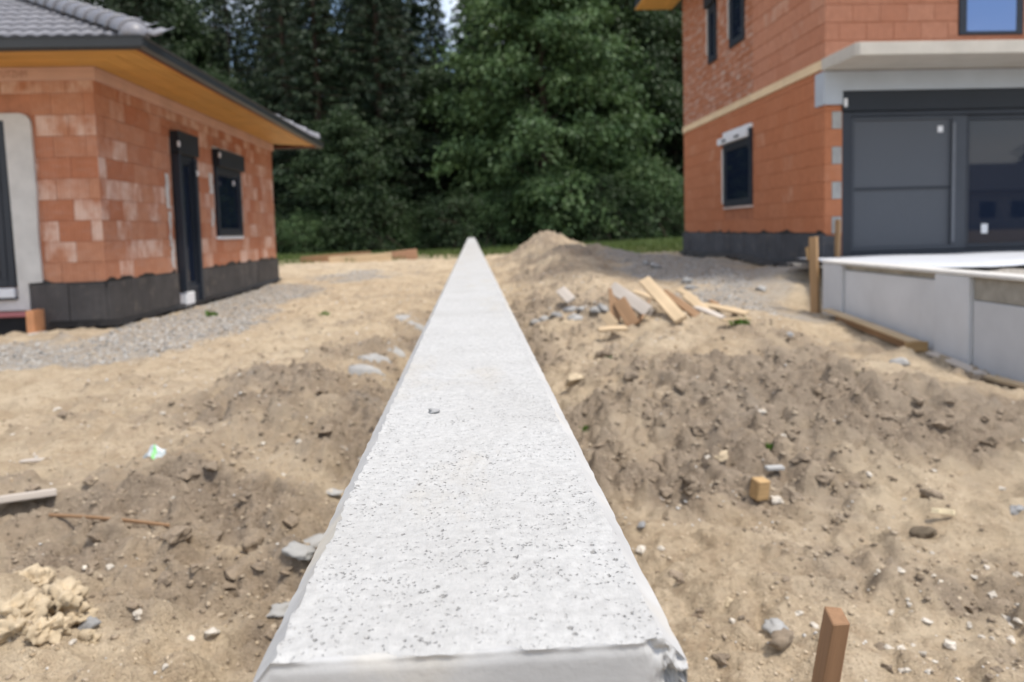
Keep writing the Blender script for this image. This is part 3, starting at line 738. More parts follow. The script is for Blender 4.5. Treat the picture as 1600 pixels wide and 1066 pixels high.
# faint stamped lettering on the beam
fc = bpy.data.curves.new('stamp', 'FONT'); fc.body = 'UTZHM'; fc.size = 0.115; fc.extrude = 0.0005
fo = bpy.data.objects.new('stamp', fc); C.objects.link(fo)
dg = bpy.context.evaluated_depsgraph_get(); sm = bpy.data.meshes.new_from_object(fo.evaluated_get(dg)); bpy.data.objects.remove(fo)
so = link('stamped_lettering', sm, m_plain('faded_stamp_ink', (0.42, 0.25, 0.20), .9, .3, 30), bx_)
so.location = (-5.42, LY0 - .0465, 1.93); so.rotation_euler = (math.pi / 2, 0, 0); so.scale = (0.75, 1, 1)
NB = 7
for i in range(NB):
    a0, a1 = EO * i / NB + .002, EO * (i + 1) / NB - .002
    z = 2.052 - 0.004 * (i % 2)
    # long side
    b = MB().poly([(LX + a0, LY0 - a0, z), (LX + a1, LY0 - a1, z), (LX + a1, LY1 + a1 * EF, z), (LX + a0, LY1 + a0 * EF, z),
                   (LX + a0, LY0 - a0, z + .018), (LX + a1, LY0 - a1, z + .018), (LX + a1, LY1 + a1 * EF, z + .018), (LX + a0, LY1 + a0 * EF, z + .018)],
                  [(0, 3, 2, 1), (4, 5, 6, 7), (0, 1, 5, 4), (1, 2, 6, 5), (2, 3, 7, 6), (3, 0, 4, 7)])
    b.build('soffit_board', MT['soffit'], lh)
    b = MB().poly([(-13, LY0 - a1, z), (LX + a1 - .004, LY0 - a1, z), (LX + a0 - .004, LY0 - a0, z), (-13, LY0 - a0, z),
                   (-13, LY0 - a1, z + .018), (LX + a1 - .004, LY0 - a1, z + .018), (LX + a0 - .004, LY0 - a0, z + .018), (-13, LY0 - a0, z + .018)],
                  [(0, 3, 2, 1), (4, 5, 6, 7), (0, 1, 5, 4), (1, 2, 6, 5), (2, 3, 7, 6), (3, 0, 4, 7)])
    b.build('soffit_board', MT['soffit_x'], lh)
def eave_run(prof, name, mat):
    """sweep an (offset beyond the eave, z) outline round the front and long side with a mitre"""
    vs = []; n = len(prof)
    for st in range(4):
        for o, z in prof:
            if st == 0: vs.append((-13, ey - o, z))
            elif st == 1: vs.append((ex + o, ey - o, z))
            elif st == 2: vs.append((ex + o, eyf + o, z))
            else: vs.append((-13, eyf + o, z))
    fs = [(s * n + i, s * n + (i + 1) % n, (s + 1) * n + (i + 1) % n, (s + 1) * n + i) for s in range(3) for i in range(n)]
    me = bpy.data.meshes.new(name); me.from_pydata(vs, [], fs); me.update()
    bm = bmesh.new(); bm.from_mesh(me); bmesh.ops.recalc_face_normals(bm, faces=bm.faces[:]); bm.to_mesh(me); bm.free()
    return link(name, me, mat, lh)
eave_run([(-.03, 2.030), (0.0, 2.030), (0.0, 2.062), (-.03, 2.062)], 'edge_board', MT['edge'])
eave_run([(0.002, 2.035), (0.03, 2.010), (0.085, 2.005), (0.118, 2.03), (0.125, 2.118), (0.135, 2.125), (0.135, 2.135), (0.118, 2.132), (0.11, 2.04), (0.08, 2.02), (0.03, 2.025), (0.012, 2.05), (0.012, 2.15), (0.002, 2.15)], 'gutter', MT['gutter'])

# roof planes, tiles and hip caps
PT = R(25); tp = math.tan(PT)
rz = 2.145
hipn = (ex - .0, ey + .0)
depth_r = 4.35
roof = MB()
mid_y = (ey + eyf) / 2; top_h = mid_y - ey
A = (ex, ey, rz); B = (ex, eyf, rz); T = (ex - top_h, mid_y, rz + top_h * tp)
roof.poly([(-13, ey, rz), A, T, (-13, mid_y, rz + top_h * tp), B, (-13, eyf, rz)], [(0, 1, 2, 3), (1, 4, 2), (4, 5, 3, 2)])
roof_o = roof.build('roof', MT['gutter'], lh)
TW, TL = 0.30, 0.345
nseg = 16
def tile_mesh():
    v, f = [], []
    for row, (yy, dz) in enumerate(((0, .018), (TL + .06, .0))):
        for i in range(nseg + 1):
            t = i / nseg; x = t * TW
            v.append((x, yy, dz + .021 * (0.5 + 0.5 * math.cos(2 * math.pi * 2 * t + .4)) ** 0.8 + .012))
    for i in range(nseg + 1): v.append((v[i][0], 0.003, v[i][2] - .020))
    m = nseg + 1
    f += [(i, i + 1, m + i + 1, m + i) for i in range(nseg)]
    f += [(2 * m + i, 2 * m + i + 1, i + 1, i) for i in range(nseg)]
    me = bpy.data.meshes.new('roof_tile'); me.from_pydata(v, [], f); me.materials.append(MT['tile'])
    for p in me.polygons[:nseg]: p.use_smooth = True
    return me
tme = tile_mesh()
for r in range(11):
    s = r * TL - .03
    yy = ey + s * math.cos(PT); zz = rz + s * math.sin(PT) + .004
    xmax = ex - s * math.cos(PT)
    x = xmax - TW * (1 if r % 1 == 0 else .5)
    x = ex - TW * math.ceil((ex - xmax) / TW + 0.0001)
    xx = x
    while xx > -7.6:
        o = bpy.data.objects.new('roof_tile', tme); C.objects.link(o); o.parent = roof_o
        o.location = (xx - .003, yy, zz); o.rotation_euler = (PT, 0, 0)
        xx -= TW
    # the cut tile against the hip
    w = xmax - (x + TW)
    if w > 0.05:
        m2 = tme.copy(); bm = bmesh.new(); bm.from_mesh(m2)
        bmesh.ops.bisect_plane(bm, geom=bm.verts[:] + bm.edges[:] + bm.faces[:], plane_co=(w, 0, 0), plane_no=(1, math.cos(PT), 0), clear_outer=True)
        bm.to_mesh(m2); bm.free()
        o = bpy.data.objects.new('roof_tile', m2); C.objects.link(o); o.parent = roof_o
        o.location = (x + TW - .003, yy, zz); o.rotation_euler = (PT, 0, 0)
# the long slope faces away from the camera: its tile field as one part
vs, fs = [], []
for r in range(14):
    s = r * TL - .03
    y0_, y1_ = ey + (s + TL + .02) * math.cos(PT), eyf - (s + TL + .02) * math.cos(PT)
    ncol = int((y1_ - y0_) / TW)
    for cidx in range(ncol):
        base = len(vs)
        for vtx in tme.vertices:
            lx, ly, lz = vtx.co
            vs.append((ex - (s + ly) * math.cos(PT) + lz * math.sin(PT), y0_ + cidx * TW + lx + .02, rz + (s + ly) * math.sin(PT) + lz * math.cos(PT) + .004))
        fs += [[base + i for i in p.vertices] for p in tme.polygons]
me = bpy.data.meshes.new('tile_field'); me.from_pydata(vs, [], fs)
o = link('tile_field', me, MT['tile'], roof_o); o['kind'] = 'stuff'
def hip_cap_mesh():
    v, f = [], []; n = 12; L = .40
    for st, (u, r) in enumerate(((0, .150), (.035, .160), (.06, .148), (L, .125))):
        for i in range(n + 1):
            a = math.pi * i / n
            v.append((-r * math.cos(a) * 1.05, u, r * math.sin(a) - .02))
    m = n + 1
    for s in range(3): f += [(s * m + i, (s + 1) * m + i, (s + 1) * m + i + 1, s * m + i + 1) for i in range(n)]
    for i in range(n + 1): v.append((v[i][0] * .82, 0.004, (v[i][2] + .02) * .82 - .02))
    f += [(4 * m + i, i, i + 1, 4 * m + i + 1) for i in range(n)]
    me = bpy.data.meshes.new('hip_cap_tile'); me.from_pydata(v, [], f); me.materials.append(MT['tile'])
    for p in me.polygons: p.use_smooth = True
    return me
hm = hip_cap_mesh()
hl = math.hypot(math.sqrt(2), tp); hpitch = math.atan2(tp, math.sqrt(2))
for side in (0, 1):
    for i in range(16 if side == 0 else 10):
        t = (.02 + i * .345) / hl
        o = bpy.data.objects.new('hip_cap_tile', hm); C.objects.link(o); o.parent = roof_o
        if side == 0:
            o.location = (ex - t, ey + t, rz + t * tp + .065); o.rotation_euler = (hpitch, 0, math.pi / 4)
        else:
            o.location = (ex - t, eyf - t, rz + t * tp + .065); o.rotation_euler = (hpitch, 0, 3 * math.pi / 4)
# rounded starter of the near hip
bm = bmesh.new(); bmesh.ops.create_uvsphere(bm, u_segments=16, v_segments=8, radius=.155)
for vtx in bm.verts: vtx.co.z = max(vtx.co.z, -.03)
me = bpy.data.meshes.new('hip_end_cap'); bm.to_mesh(me); bm.free()
for p in me.polygons: p.use_smooth = True
o = link('hip_end_cap', me, MT['tile'], roof_o); o.location = (ex - .02, ey + .02, rz + .02)

# ================================================================== RIGHT HOUSE (two storeys)
RX, RY0, RY1 = 5.10, 10.45, 17.48
RZB, RZS, RZF, RZE = -0.18, 2.17, 2.31, 5.30      # brick foot, underside and top of the floor band, eaves
rh = empty('brick_house', (9, 14, -0.7))
tag(rh, 'two storey orange brick house with concrete balcony and dark glass doors', 'house')
wallm = MB().box(RX + .008, 14.0, RY0 + .28, RY1 - .008, -1.4, RZE)
wallm.box(RX + .008, 5.36, RY0 + .008, RY0 + .28, -1.4, RZE)
wallm.box(5.36, 14, RY0 + .008, RY0 + .28, 2.1, RZE)
rwall = wallm.build('wall', MT['mortar_r'], rh)
L = RY1 - RY0
# u on the side face runs from the far corner towards the camera
uw = lambda ya, yb: (RY1 - yb, RY1 - ya)
op_lo = [(*uw(13.17, 14.68), 0.31, 1.80)]
op_up = [(*uw(15.06, 15.58), 3.34, 4.75), (*uw(13.53, 14.30), 3.36, 4.75)]
side_lo = masonry((RX + .03, RY1, 0), -math.pi / 2, L, RZB, RZS, op_lo, MT['brick_r'], bed=.004, perp=.002)
split = 13.15
side_up = masonry((RX + .03, split, 0), -math.pi / 2, split - RY0, RZF, RZE, [], MT['brick_ru'], bed=.010, perp=.003, bw=.5)
side_far = masonry((RX + .03, RY1, 0), -math.pi / 2, RY1 - split, RZF, RZE, [(*uw(15.06, 15.58), 3.34, 4.75), (*uw(13.53, 14.30), 3.36, 4.75)], MT['brick_rs'], ch=.125, bw=.25, bed=.012, perp=.01)
front_up = masonry((RX, RY0 + .03, 0), 0, 14 - RX, RZF, RZE, [(7.05 - RX, 8.02 - RX, 2.60, 4.7)], MT['brick_ru'], bed=.008, perp=.005, bw=.40)
front_near = [b for b in front_up if b[0][0] < 8.6 and b[0][2] < 3.9]
front_rest = [b for b in front_up if not (b[0][0] < 8.6 and b[0][2] < 3.9)]
vis_up = [b for b in side_up if b[0][2] < 4.3]
rest_up = [b for b in side_up if b[0][2] >= 4.3]
place_bricks(side_lo, rwall); place_bricks(vis_up, rwall); place_bricks(front_near, rwall)
join_bricks(rest_up + front_rest, rwall, MT['brick_ru'], 'upper_brickwork')
join_bricks(side_far, rwall, MT['brick_rs'], 'smeared_brickwork')
# corner pier beside the door: terracotta and grey blocks in turn
rnd = random.Random(4)
for i in range(10):
    z0 = RZB + i * .25; z1 = min(z0 + .244, 1.64)
    if z1 - z0 < .05: continue
    grey = i % 2 == 0
    if grey:
        MB().box(RX + .0, RX + .10, RY0 - .002, RY0 + .03, z0, z1).build('brick', MT['brick_r'], rwall, bevel=.004)
        MB().box(RX + .105, 5.345, RY0 - .006, RY0 + .03, z0, z1).build('grey_block', MT['block'], rwall, bevel=.004)
    else:
        MB().box(RX + .0, 5.345, RY0 - .002, RY0 + .03, z0, z1).build('brick', MT['brick_r'], rwall, bevel=.004)
# plinth insulation
panels((RX + .03, RY1 + .02, 0), -math.pi / 2, L + .02, -1.2, RZB, MT['xps_r'], rh, 0.56, 0.07)
panels((RX - .04, RY0 + .03, 0), 0, .28, -1.2, RZB - .02, MT['xps_r'], rh, 0.28, 0.05)
ragged_strip((RX + .03, RY1, 0), -math.pi / 2, L, RZB, MT['bitumen'], rh, seed=12, depth=.045)
mb = MB(); n = 40
for i in range(n + 1):
    y = RY0 + (RY1 - RY0) * i / n; z = gbs(RX - .15, y)
    mb.v += [(RX - .045, y, z + .13), (RX - .16 - .06 * random.random(), y, z + .035 + .03 * random.random())]
mb.f += [(2 * i, 2 * i + 1, 2 * i + 3, 2 * i + 2) for i in range(n)]
mb.build('membrane_strip', MT['bitumen'], rh)
# pale band at the floor, lintel, balcony
MB().box(RX - .025, RX + .03, RY0 + .001, RY1, RZS + .001, RZF - .004).build('floor_band', MT['band'], rh, bevel=.003)
lt = MB()
lt.poly([(RX - .03, 1.66), (5.345, 1.66), (5.345, 1.85), (14, 1.85), (14, 2.125), (RX - .03, 2.125)], [])
pts = [(RX - .03, 1.66), (5.345, 1.66), (5.345, 1.85), (14, 1.85), (14, 2.125), (RX - .03, 2.125)]
lt = MB().poly([(x, RY0 - .035, z) for x, z in pts] + [(x, RY0 + .25, z) for x, z in pts],
               [(0, 1, 2, 5), (2, 3, 4, 5), (11, 8, 7, 6), (11, 10, 9, 8), (0, 6, 7, 1), (1, 7, 8, 2), (2, 8, 9, 3), (3, 9, 10, 4), (4, 10, 11, 5), (5, 11, 6, 0)])
lt.build('door_lintel', MT['lintel'], rh)
bal = MB()
bp = [(RX - .045, RY0 + .02), (RX - .045, 9.55), (RX + .0, 9.50), (14.5, 9.50), (14.5, RY0 + .02)]
bal.poly([(x, y, 2.140) for x, y in bp] + [(x, y, 2.305) for x, y in bp], [(4, 3, 2, 1, 0), (5, 6, 7, 8, 9), (0, 1, 6, 5), (1, 2, 7, 6), (2, 3, 8, 7), (3, 4, 9, 8), (4, 0, 5, 9)])
bal.build('balcony_slab', MT['slab'], rh, bevel=.006)
# windows of the side wall
w2 = side_opening(rh, RX, -1, 13.19, 14.66, 0.34, 1.56, 0, 'window', 0.035)
MB().box(RX - .03, RX + .02, 13.15, 14.70, 0.29, 0.333).build('white_sill', m_plain('pink_mortar', (.6, .48, .42), .8), w2, bevel=.006)
MB().box(RX - .10, RX + .02, 13.24, 14.82, 1.57, 1.70).build('shutter_box_white', MT['white'], w2, bevel=.008)
MB().box(RX - .055, RX + .02, 13.16, 14.62, 1.705, 1.80).build('shutter_box_white', MT['white'], w2, bevel=.006)
for yy in (13.75, 14.45):
    MB().box(RX - .104, RX - .099, yy - .14, yy + .10, 1.61, 1.655).build('black_marking', MT['box'], w2)
MB().box(RX - .06, RX + .02, 13.16, 13.27, 1.35, 1.72).build('shutter_rail', MT['frame'], w2)
MB().box(RX - .035, RX + .02, 14.69, 14.76, .4, 1.5).build('mortar_line', MT['plaster'], w2, bevel=.01)
for (ya, yb, zb) in ((15.06, 15.58, 3.34), (13.53, 14.30, 3.36)):
    w = side_opening(rh, RX, -1, ya + .01, yb - .01, zb + .01, 4.74, 0.25, 'window', 0.035)
    MB().box(RX - .04, RX + .02, yb + .0, yb + .05, zb + .2, 4.6).build('mortar_line', MT['plaster'], w, bevel=.01)
# upper front window
fy = RY0 - .01
fy -= .012
uwf = MB().box(7.06, 7.17, fy, fy + .12, 2.61, 4.69).box(7.90, 8.01, fy, fy + .12, 2.61, 4.69).box(7.17, 7.90, fy, fy + .12, 2.61, 2.66).box(7.17, 7.90, fy, fy + .12, 4.58, 4.69).build('window', MT['frame'], rh, bevel=.005)
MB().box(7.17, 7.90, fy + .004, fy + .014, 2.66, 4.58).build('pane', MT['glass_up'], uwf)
# big ground floor sliding door
DX0, DX1, DZ0, DZ1 = 5.36, 9.6, -0.53, 1.845
dy = RY0 + .02
dm = MB().box(DX0, DX0 + .15, dy, dy + .16, DZ0, 1.56).box(DX1 - .12, DX1, dy, dy + .16, DZ0, 1.56).box(DX0 + .15, DX1 - .12, dy, dy + .16, DZ0, DZ0 + .075).box(DX0 + .15, DX1 - .12, dy, dy + .16, 1.49, 1.56)
door = dm.build('sliding_door', MT['frame'], rh, bevel=.006)
MB().box(DX0 - .01, DX1, dy - .05, dy + .18, 1.565, DZ1 - .002).build('shutter_box', MT['box'], door, bevel=.008)
lm = MB(); a0, a1, c0, c1 = DX0 + .16, 7.24, DZ0 + .08, 1.485
lm.box(a0, a0 + .04, dy + .03, dy + .10, c0, c1).box(7.02, a1, dy + .03, dy + .10, c0, c1).box(a0 + .04, 7.02, dy + .03, dy + .10, c0, c0 + .06).box(a0 + .04, 7.02, dy + .03, dy + .10, c1 - .05, c1)
leaf = lm.build('sliding_leaf', m_plain('slate_leaf', (0.045, 0.053, 0.068), .45, .08, 3, .4, 0), door, bevel=.004)
MB().box(a0 + .04, 7.02, dy + .07, dy + .08, c0 + .06, .435).build('roller_screen', MT['screen'], leaf)
MB().box(a0 + .04, 7.02, dy + .065, dy + .078, .470, c1 - .05).build('roller_screen', MT['screen'], leaf)
MB().box(a0 + .04, 7.02, dy + .05, dy + .09, .436, .469).build('mid_rail', MT['frame'], leaf)
MB().box(7.02, 7.07, dy + .018, dy + .029, c0 + .1, c1 - .1).build('grip_strip', m_plain('grey_strip', (.12, .13, .15), .4, .05), leaf)
lm = MB(); a0, a1 = 7.25, DX1 - .13
lm.box(a0, a0 + .05, dy + .05, dy + .12, c0, c1).box(a1 - .06, a1, dy + .05, dy + .12, c0, c1).box(a0 + .05, a1 - .06, dy + .05, dy + .12, c0, c0 + .07).box(a0 + .05, a1 - .06, dy + .05, dy + .12, c1 - .07, c1)
leaf2 = lm.build('sliding_leaf', MT['frame'], door, bevel=.004)
MB().box(a0 + .05, a1 - .06, dy + .09, dy + .10, c0 + .07, c1 - .07).build('pane', MT['glass'], leaf2)
MB().box(7.52, 7.62, dy + .083, dy + .089, -.24, -.10).build('glass_sticker', MT['white'], leaf2, bevel=.002)
MB().box(6.82, 6.90, dy + .055, dy + .062, 1.25, 1.34).build('glass_sticker', MT['white'], leaf, bevel=.002)
MB().box(DX0 - .0, DX0 + .05, dy - .068, dy - .052, 1.62, 1.74).build('white_clip', MT['white'], door, bevel=.006)
# eaves and roof
rr = MB()
ro = 0.92
rr.poly([(RX - ro, RY0 - ro, RZE + .04), (15, RY0 - ro, RZE + .04), (15, RY1 + ro, RZE + .04), (RX - ro, RY1 + ro, RZE + .04),
         (RX - ro, RY0 - ro, RZE + .20), (15, RY0 - ro, RZE + .20), (15, RY1 + ro, RZE + .20), (RX - ro, RY1 + ro, RZE + .20), (RX + 3.5, (RY0 + RY1) / 2, RZE + 2.0), (15, (RY0 + RY1) / 2, RZE + 2.0)],
        [(0, 3, 2, 1), (0, 1, 5, 4), (2, 3, 7, 6), (3, 0, 4, 7), (4, 5, 9, 8), (7, 4, 8), (6, 7, 8, 9), (1, 2, 6, 9, 5)])
rr.build('roof', MT['gutter'], rh)
for i in range(6):
    a0, a1 = RX - ro + i * ro / 6 + .002, RX - ro + (i + 1) * ro / 6 - .002
    MB().box(a0, a1, RY0 - ro, RY1 + ro, RZE + .012, RZE + .036).build('soffit_board', MT['soffit'], rh)

# ================================================================== TERRACE AND RETAINING WALL
tx0 = 4.50
tm = NM('terrace_gravel', .95, .15); g_ = tm.voro(40, out='Color'); tm.col(tm.mix(g_, (.26, .235, .20), (.48, .45, .41))); tm.bump(tm.voro(40), .02); 
vs = []; nxx, nyy = 70, 90
TXs = np.linspace(tx0, 11, nxx); TYs = np.linspace(2.6, RY0 + .02, nyy)
AX, AY = np.meshgrid(TXs, TYs)
AZ = -0.60 + .018 * fbm(AX, AY, .4, 3, 91) + .02 * np.maximum(0, vnoise(AX, AY, .07, 93)) - 0.02 * smooth(8.6, 7, AY)
ii = np.arange(nxx * nyy).reshape(nyy, nxx)
F = np.stack([ii[:-1, :-1], ii[:-1, 1:], ii[1:, 1:], ii[1:, :-1]], -1).reshape(-1, 4)
tag(link('terrace_fill', mesh_np('terrace_fill', np.stack([AX.ravel(), AY.ravel(), AZ.ravel()], -1), F, True), tm.m), kind='structure')
# white fleece laid along the door
fv = []; nu, nv_ = 60, 8
for j in range(nv_ + 1):
    for i in range(nu + 1):
        u, v = i / nu, j / nv_
        x = 4.62 + 4.9 * u
        ylo = float(np.interp(x, [4.62, 4.7, 4.9, 5.3, 6.0, 7.0, 9.6], [9.5, 8.6, 8.1, 7.88, 8.0, 8.25, 8.6])) + .02 * math.sin(17 * u) + .015 * math.sin(41 * u)
        yhi = RY0 + .0 if x > 5.3 else 10.30
        y = ylo + (yhi - ylo) * v
        z = -0.520 + .005 * math.sin(4 * x + 3 * v) + .003 * random.random() - (.035 if j == 0 else 0)
        fv.append((x, y, z))
ff = [(j * (nu + 1) + i, j * (nu + 1) + i + 1, (j + 1) * (nu + 1) + i + 1, (j + 1) * (nu + 1) + i) for j in range(nv_) for i in range(nu)]
me = bpy.data.meshes.new('fleece_sheet'); me.from_pydata(fv, [], ff)
for p in me.polygons: p.use_smooth = True
fl_o = tag(link('fleece_sheet', me, MT['foil']), 'white fleece sheet spread on the terrace in front of the dark sliding door', 'sheet')
so_ = fl_o.modifiers.new('s', 'SOLIDIFY'); so_.thickness = .006; so_.offset = 1

rw = empty('retaining_wall', (4.4, 6, -1.3)); tag(rw, 'pale grey concrete retaining wall of flat panels holding up the terrace', 'wall', kind='thing')
WX = 4.30; ztop = -0.515
secs = [(8.87, 8.40, 'pilaster'), (8.40, 6.66, 'panel'), (6.66, 6.18, 'pilaster'), (6.18, 4.40, 'panel2'), (4.40, 3.92, 'pilaster'), (3.92, 2.6, 'panel2')]
for ya, yb, kd in secs:
    if kd == 'pilaster':
        MB().box(WX, WX + .20, yb + .002, ya - .002, -1.6, ztop).build('pilaster', MT['ret'], rw, bevel=.006)
    else:
        bandh = .055 if kd == 'panel' else .20
        MB().box(WX + .040, WX + .20, yb + .006, ya - .006, -1.6, ztop - bandh - .006).build('panel', MT['ret_p'] if kd == 'panel2' else MT['ret'], rw, bevel=.005)
        MB().box(WX + (.055 if kd == 'panel' else .046), WX + .20, yb + .002, ya - .002, ztop - bandh, ztop).build('rough_band', MT['ret_rough'], rw, bevel=.004)
MB().box(WX - .006, WX + .21, 2.6, 8.88, ztop + .003, ztop + .038).build('cap_strip', MT['ret_cap'], rw, bevel=.006)
MB().box(WX + .2, WX + 0.9, 8.68, 8.86, -1.5, ztop).build('return_panel', MT['ret'], rw, bevel=.006)
# gravel in front of terrace end: closing wall of the fill

# ================================================================== TREES
def m_leaf(name, ca, cb, cc, trans=0.25, spec=.35):
    k = NM(name, .55, spec)
    r = k.attr('rnd'); n = k.noise(.55, 3)
    base = k.mix(r, ca, cb); base = k.mix(k.ramp(n, .5, .75, (0, 0, 0, 1), (.6, .6, .6, 1)), base, cc)
    k.col(base)
    t = k.n.new('ShaderNodeBsdfTranslucent'); k.l.new(base, t.inputs['Color'])
    mx = k.n.new('ShaderNodeMixShader'); mx.inputs['Fac'].default_value = trans
    k.l.new(k.b.outputs['BSDF'], mx.inputs[1]); k.l.new(t.outputs['BSDF'], mx.inputs[2])
    k.l.new(mx.outputs['Shader'], k.n['Material Output'].inputs['Surface'])
    return k.m
MT['leaf'] = m_leaf('broad_leaves', (0.046, 0.092, 0.034), (0.098, 0.162, 0.060), (0.115, 0.175, 0.058))
MT['leaf_d'] = m_leaf('dark_broad_leaves', (0.022, 0.045, 0.018), (0.046, 0.079, 0.030), (0.055, 0.084, 0.031))
MT['needle'] = m_leaf('spruce_needles', (0.016, 0.034, 0.018), (0.034, 0.058, 0.028), (0.042, 0.066, 0.029), .1)
MT['bark'] = m_plain('tree_bark', (0.075, 0.058, 0.045), .95, .35, 8, .1, .01)

def leaf_mesh(name, centers, dirs, lens, wid, rng, rnd_group=None):
    """pointed folded leaves: 4 verts, 2 triangles each"""
    n = len(centers)
    d = dirs / (np.linalg.norm(dirs, axis=1, keepdims=True) + 1e-9)
    up = rng.normal(size=(n, 3)); up[:, 2] = np.abs(up[:, 2]) + .8
    s = np.cross(d, up); s /= (np.linalg.norm(s, axis=1, keepdims=True) + 1e-9)
    nn = np.cross(s, d)
    L_ = lens[:, None]; W_ = (lens * wid)[:, None]
    a = centers; b = centers + d * L_; m = centers + d * L_ * .45
    v = np.stack([a, m + s * W_ + nn * W_ * .3, b, m - s * W_ + nn * W_ * .3], 1).reshape(-1, 3)
    q = np.arange(n) * 4
    f = np.concatenate([np.stack([q, q + 1, q + 2], -1), np.stack([q, q + 2, q + 3], -1)])
    me = mesh_np(name, v, f)
    rv = rng.random(n) if rnd_group is None else np.clip(rnd_group + rng.normal(size=n) * .18, 0, 1)
    at = me.attributes.new('rnd', 'FLOAT', 'POINT'); at.data.foreach_set('value', np.repeat(rv, 4).astype(np.float32))
    return me

def tube(mb, pts, rad, n=7):
    base = len(mb.v); pts = [Vector(p) for p in pts]
    for i, p in enumerate(pts):
        t = (pts[min(i + 1, len(pts) - 1)] - pts[max(i - 1, 0)]).normalized()
        a = t.orthogonal().normalized(); b = t.cross(a)
        for j in range(n):
            an = 2 * math.pi * j / n; mb.v.append(tuple(p + (a * math.cos(an) + b * math.sin(an)) * rad[i]))
    for i in range(len(pts) - 1):
        for j in range(n):
            mb.f.append((base + i * n + j, base + i * n + (j + 1) % n, base + (i + 1) * n + (j + 1) % n, base + (i + 1) * n + j))

def broad_tree(seed, h, r, z_low, n_clump, per, leaf=0.17, spread=.55):
    """returns (trunk mesh, crown mesh) with the base at the origin"""
    rng = np.random.default_rng(seed); mb = MB()
    tube(mb, [(0, 0, -.4), (.05, .02, h * .2), (.12, -.05, h * .45), (.05, .1, h * .7), (0, 0, h * .9)], [.30, .24, .19, .11, .03], 9)
    # clump centres along limbs that reach the crown's surface
    cs = []; outs = []
    nl = 46
    for i in range(nl):
        t = (i + .5) / nl; z0 = z_low * .75 + (h * .92 - z_low * .75) * t
        a = i * 2.39996 + rng.normal() * .25
        prof = math.sin(min(1, (.16 + .9 * (1 - t) ** .75)) * math.pi / 2) if t > .25 else .80 + .2 * t / .25
        reach = r * prof * rng.uniform(.72, 1.1)
        st = Vector((0, 0, max(.8, z0 - reach * .25)))
        rise = rng.uniform(-.30, .45) * reach - (0.30 * reach if t < .25 else 0)
        en = Vector((math.cos(a) * reach, math.sin(a) * reach, z0 + rise))
        md = st.lerp(en, .5) + Vector((0, 0, .12 * reach))
        tube(mb, [st, md, en], [.075 * (1.2 - t), .045 * (1.2 - t), .012], 5)
        for q in range(max(2, int(n_clump / nl))):
            u = rng.uniform(.35, 1.05) ** .8
            p = st.lerp(md, u * 2) if u < .5 else md.lerp(en, u * 2 - 1)
            p = np.array(p) + rng.normal(size=3) * np.array([.45, .45, .35]) * (.35 + r * .13)
            cs.append(p); outs.append(np.array([math.cos(a), math.sin(a), 0]))
    for q in range(n_clump // 3):      # sprays filling the crown between the limbs
        a = rng.uniform(0, 6.283); t = rng.uniform(0, 1)
        rr_ = r * (math.sin(min(1, .16 + .9 * (1 - t) ** .75) * math.pi / 2) if t > .2 else .85) * rng.uniform(.45, .95)
        cs.append(np.array([math.cos(a) * rr_, math.sin(a) * rr_, z_low + (h * .95 - z_low) * t])); outs.append(np.array([math.cos(a), math.sin(a), 0]))
    cs = np.array(cs); outs = np.array(outs); m = len(cs)
    size = rng.uniform(.45, 1.5, m) * spread
    ci = np.repeat(np.arange(m), per); n = len(ci)
    o = outs[ci]
    # each clump is a drooping spray: flattened, longer along its own outward direction
    loc = rng.normal(size=(n, 3)) * np.array([.55, .55, .34]) * size[ci, None]
    al = np.sum(loc * o, axis=1, keepdims=True)
    loc += o * al * .45
    loc[:, 2] -= .42 * np.maximum(0, al[:, 0]) + .12 * np.abs(al[:, 0])
    P = cs[ci] + loc
    D = o * .65 + rng.normal(size=(n, 3)) * .60 + np.array([0, 0, -.75])
    g = rng.random(m)[ci]
    me = leaf_mesh('crown', P, D, leaf * rng.uniform(.7, 1.35, n), .24, rng, g)
    tm_ = bpy.data.meshes.new('trunk'); tm_.from_pydata(mb.v, [], mb.f)
    for p in tm_.polygons: p.use_smooth = True
    tm_.materials.append(MT['bark'])
    return tm_, me

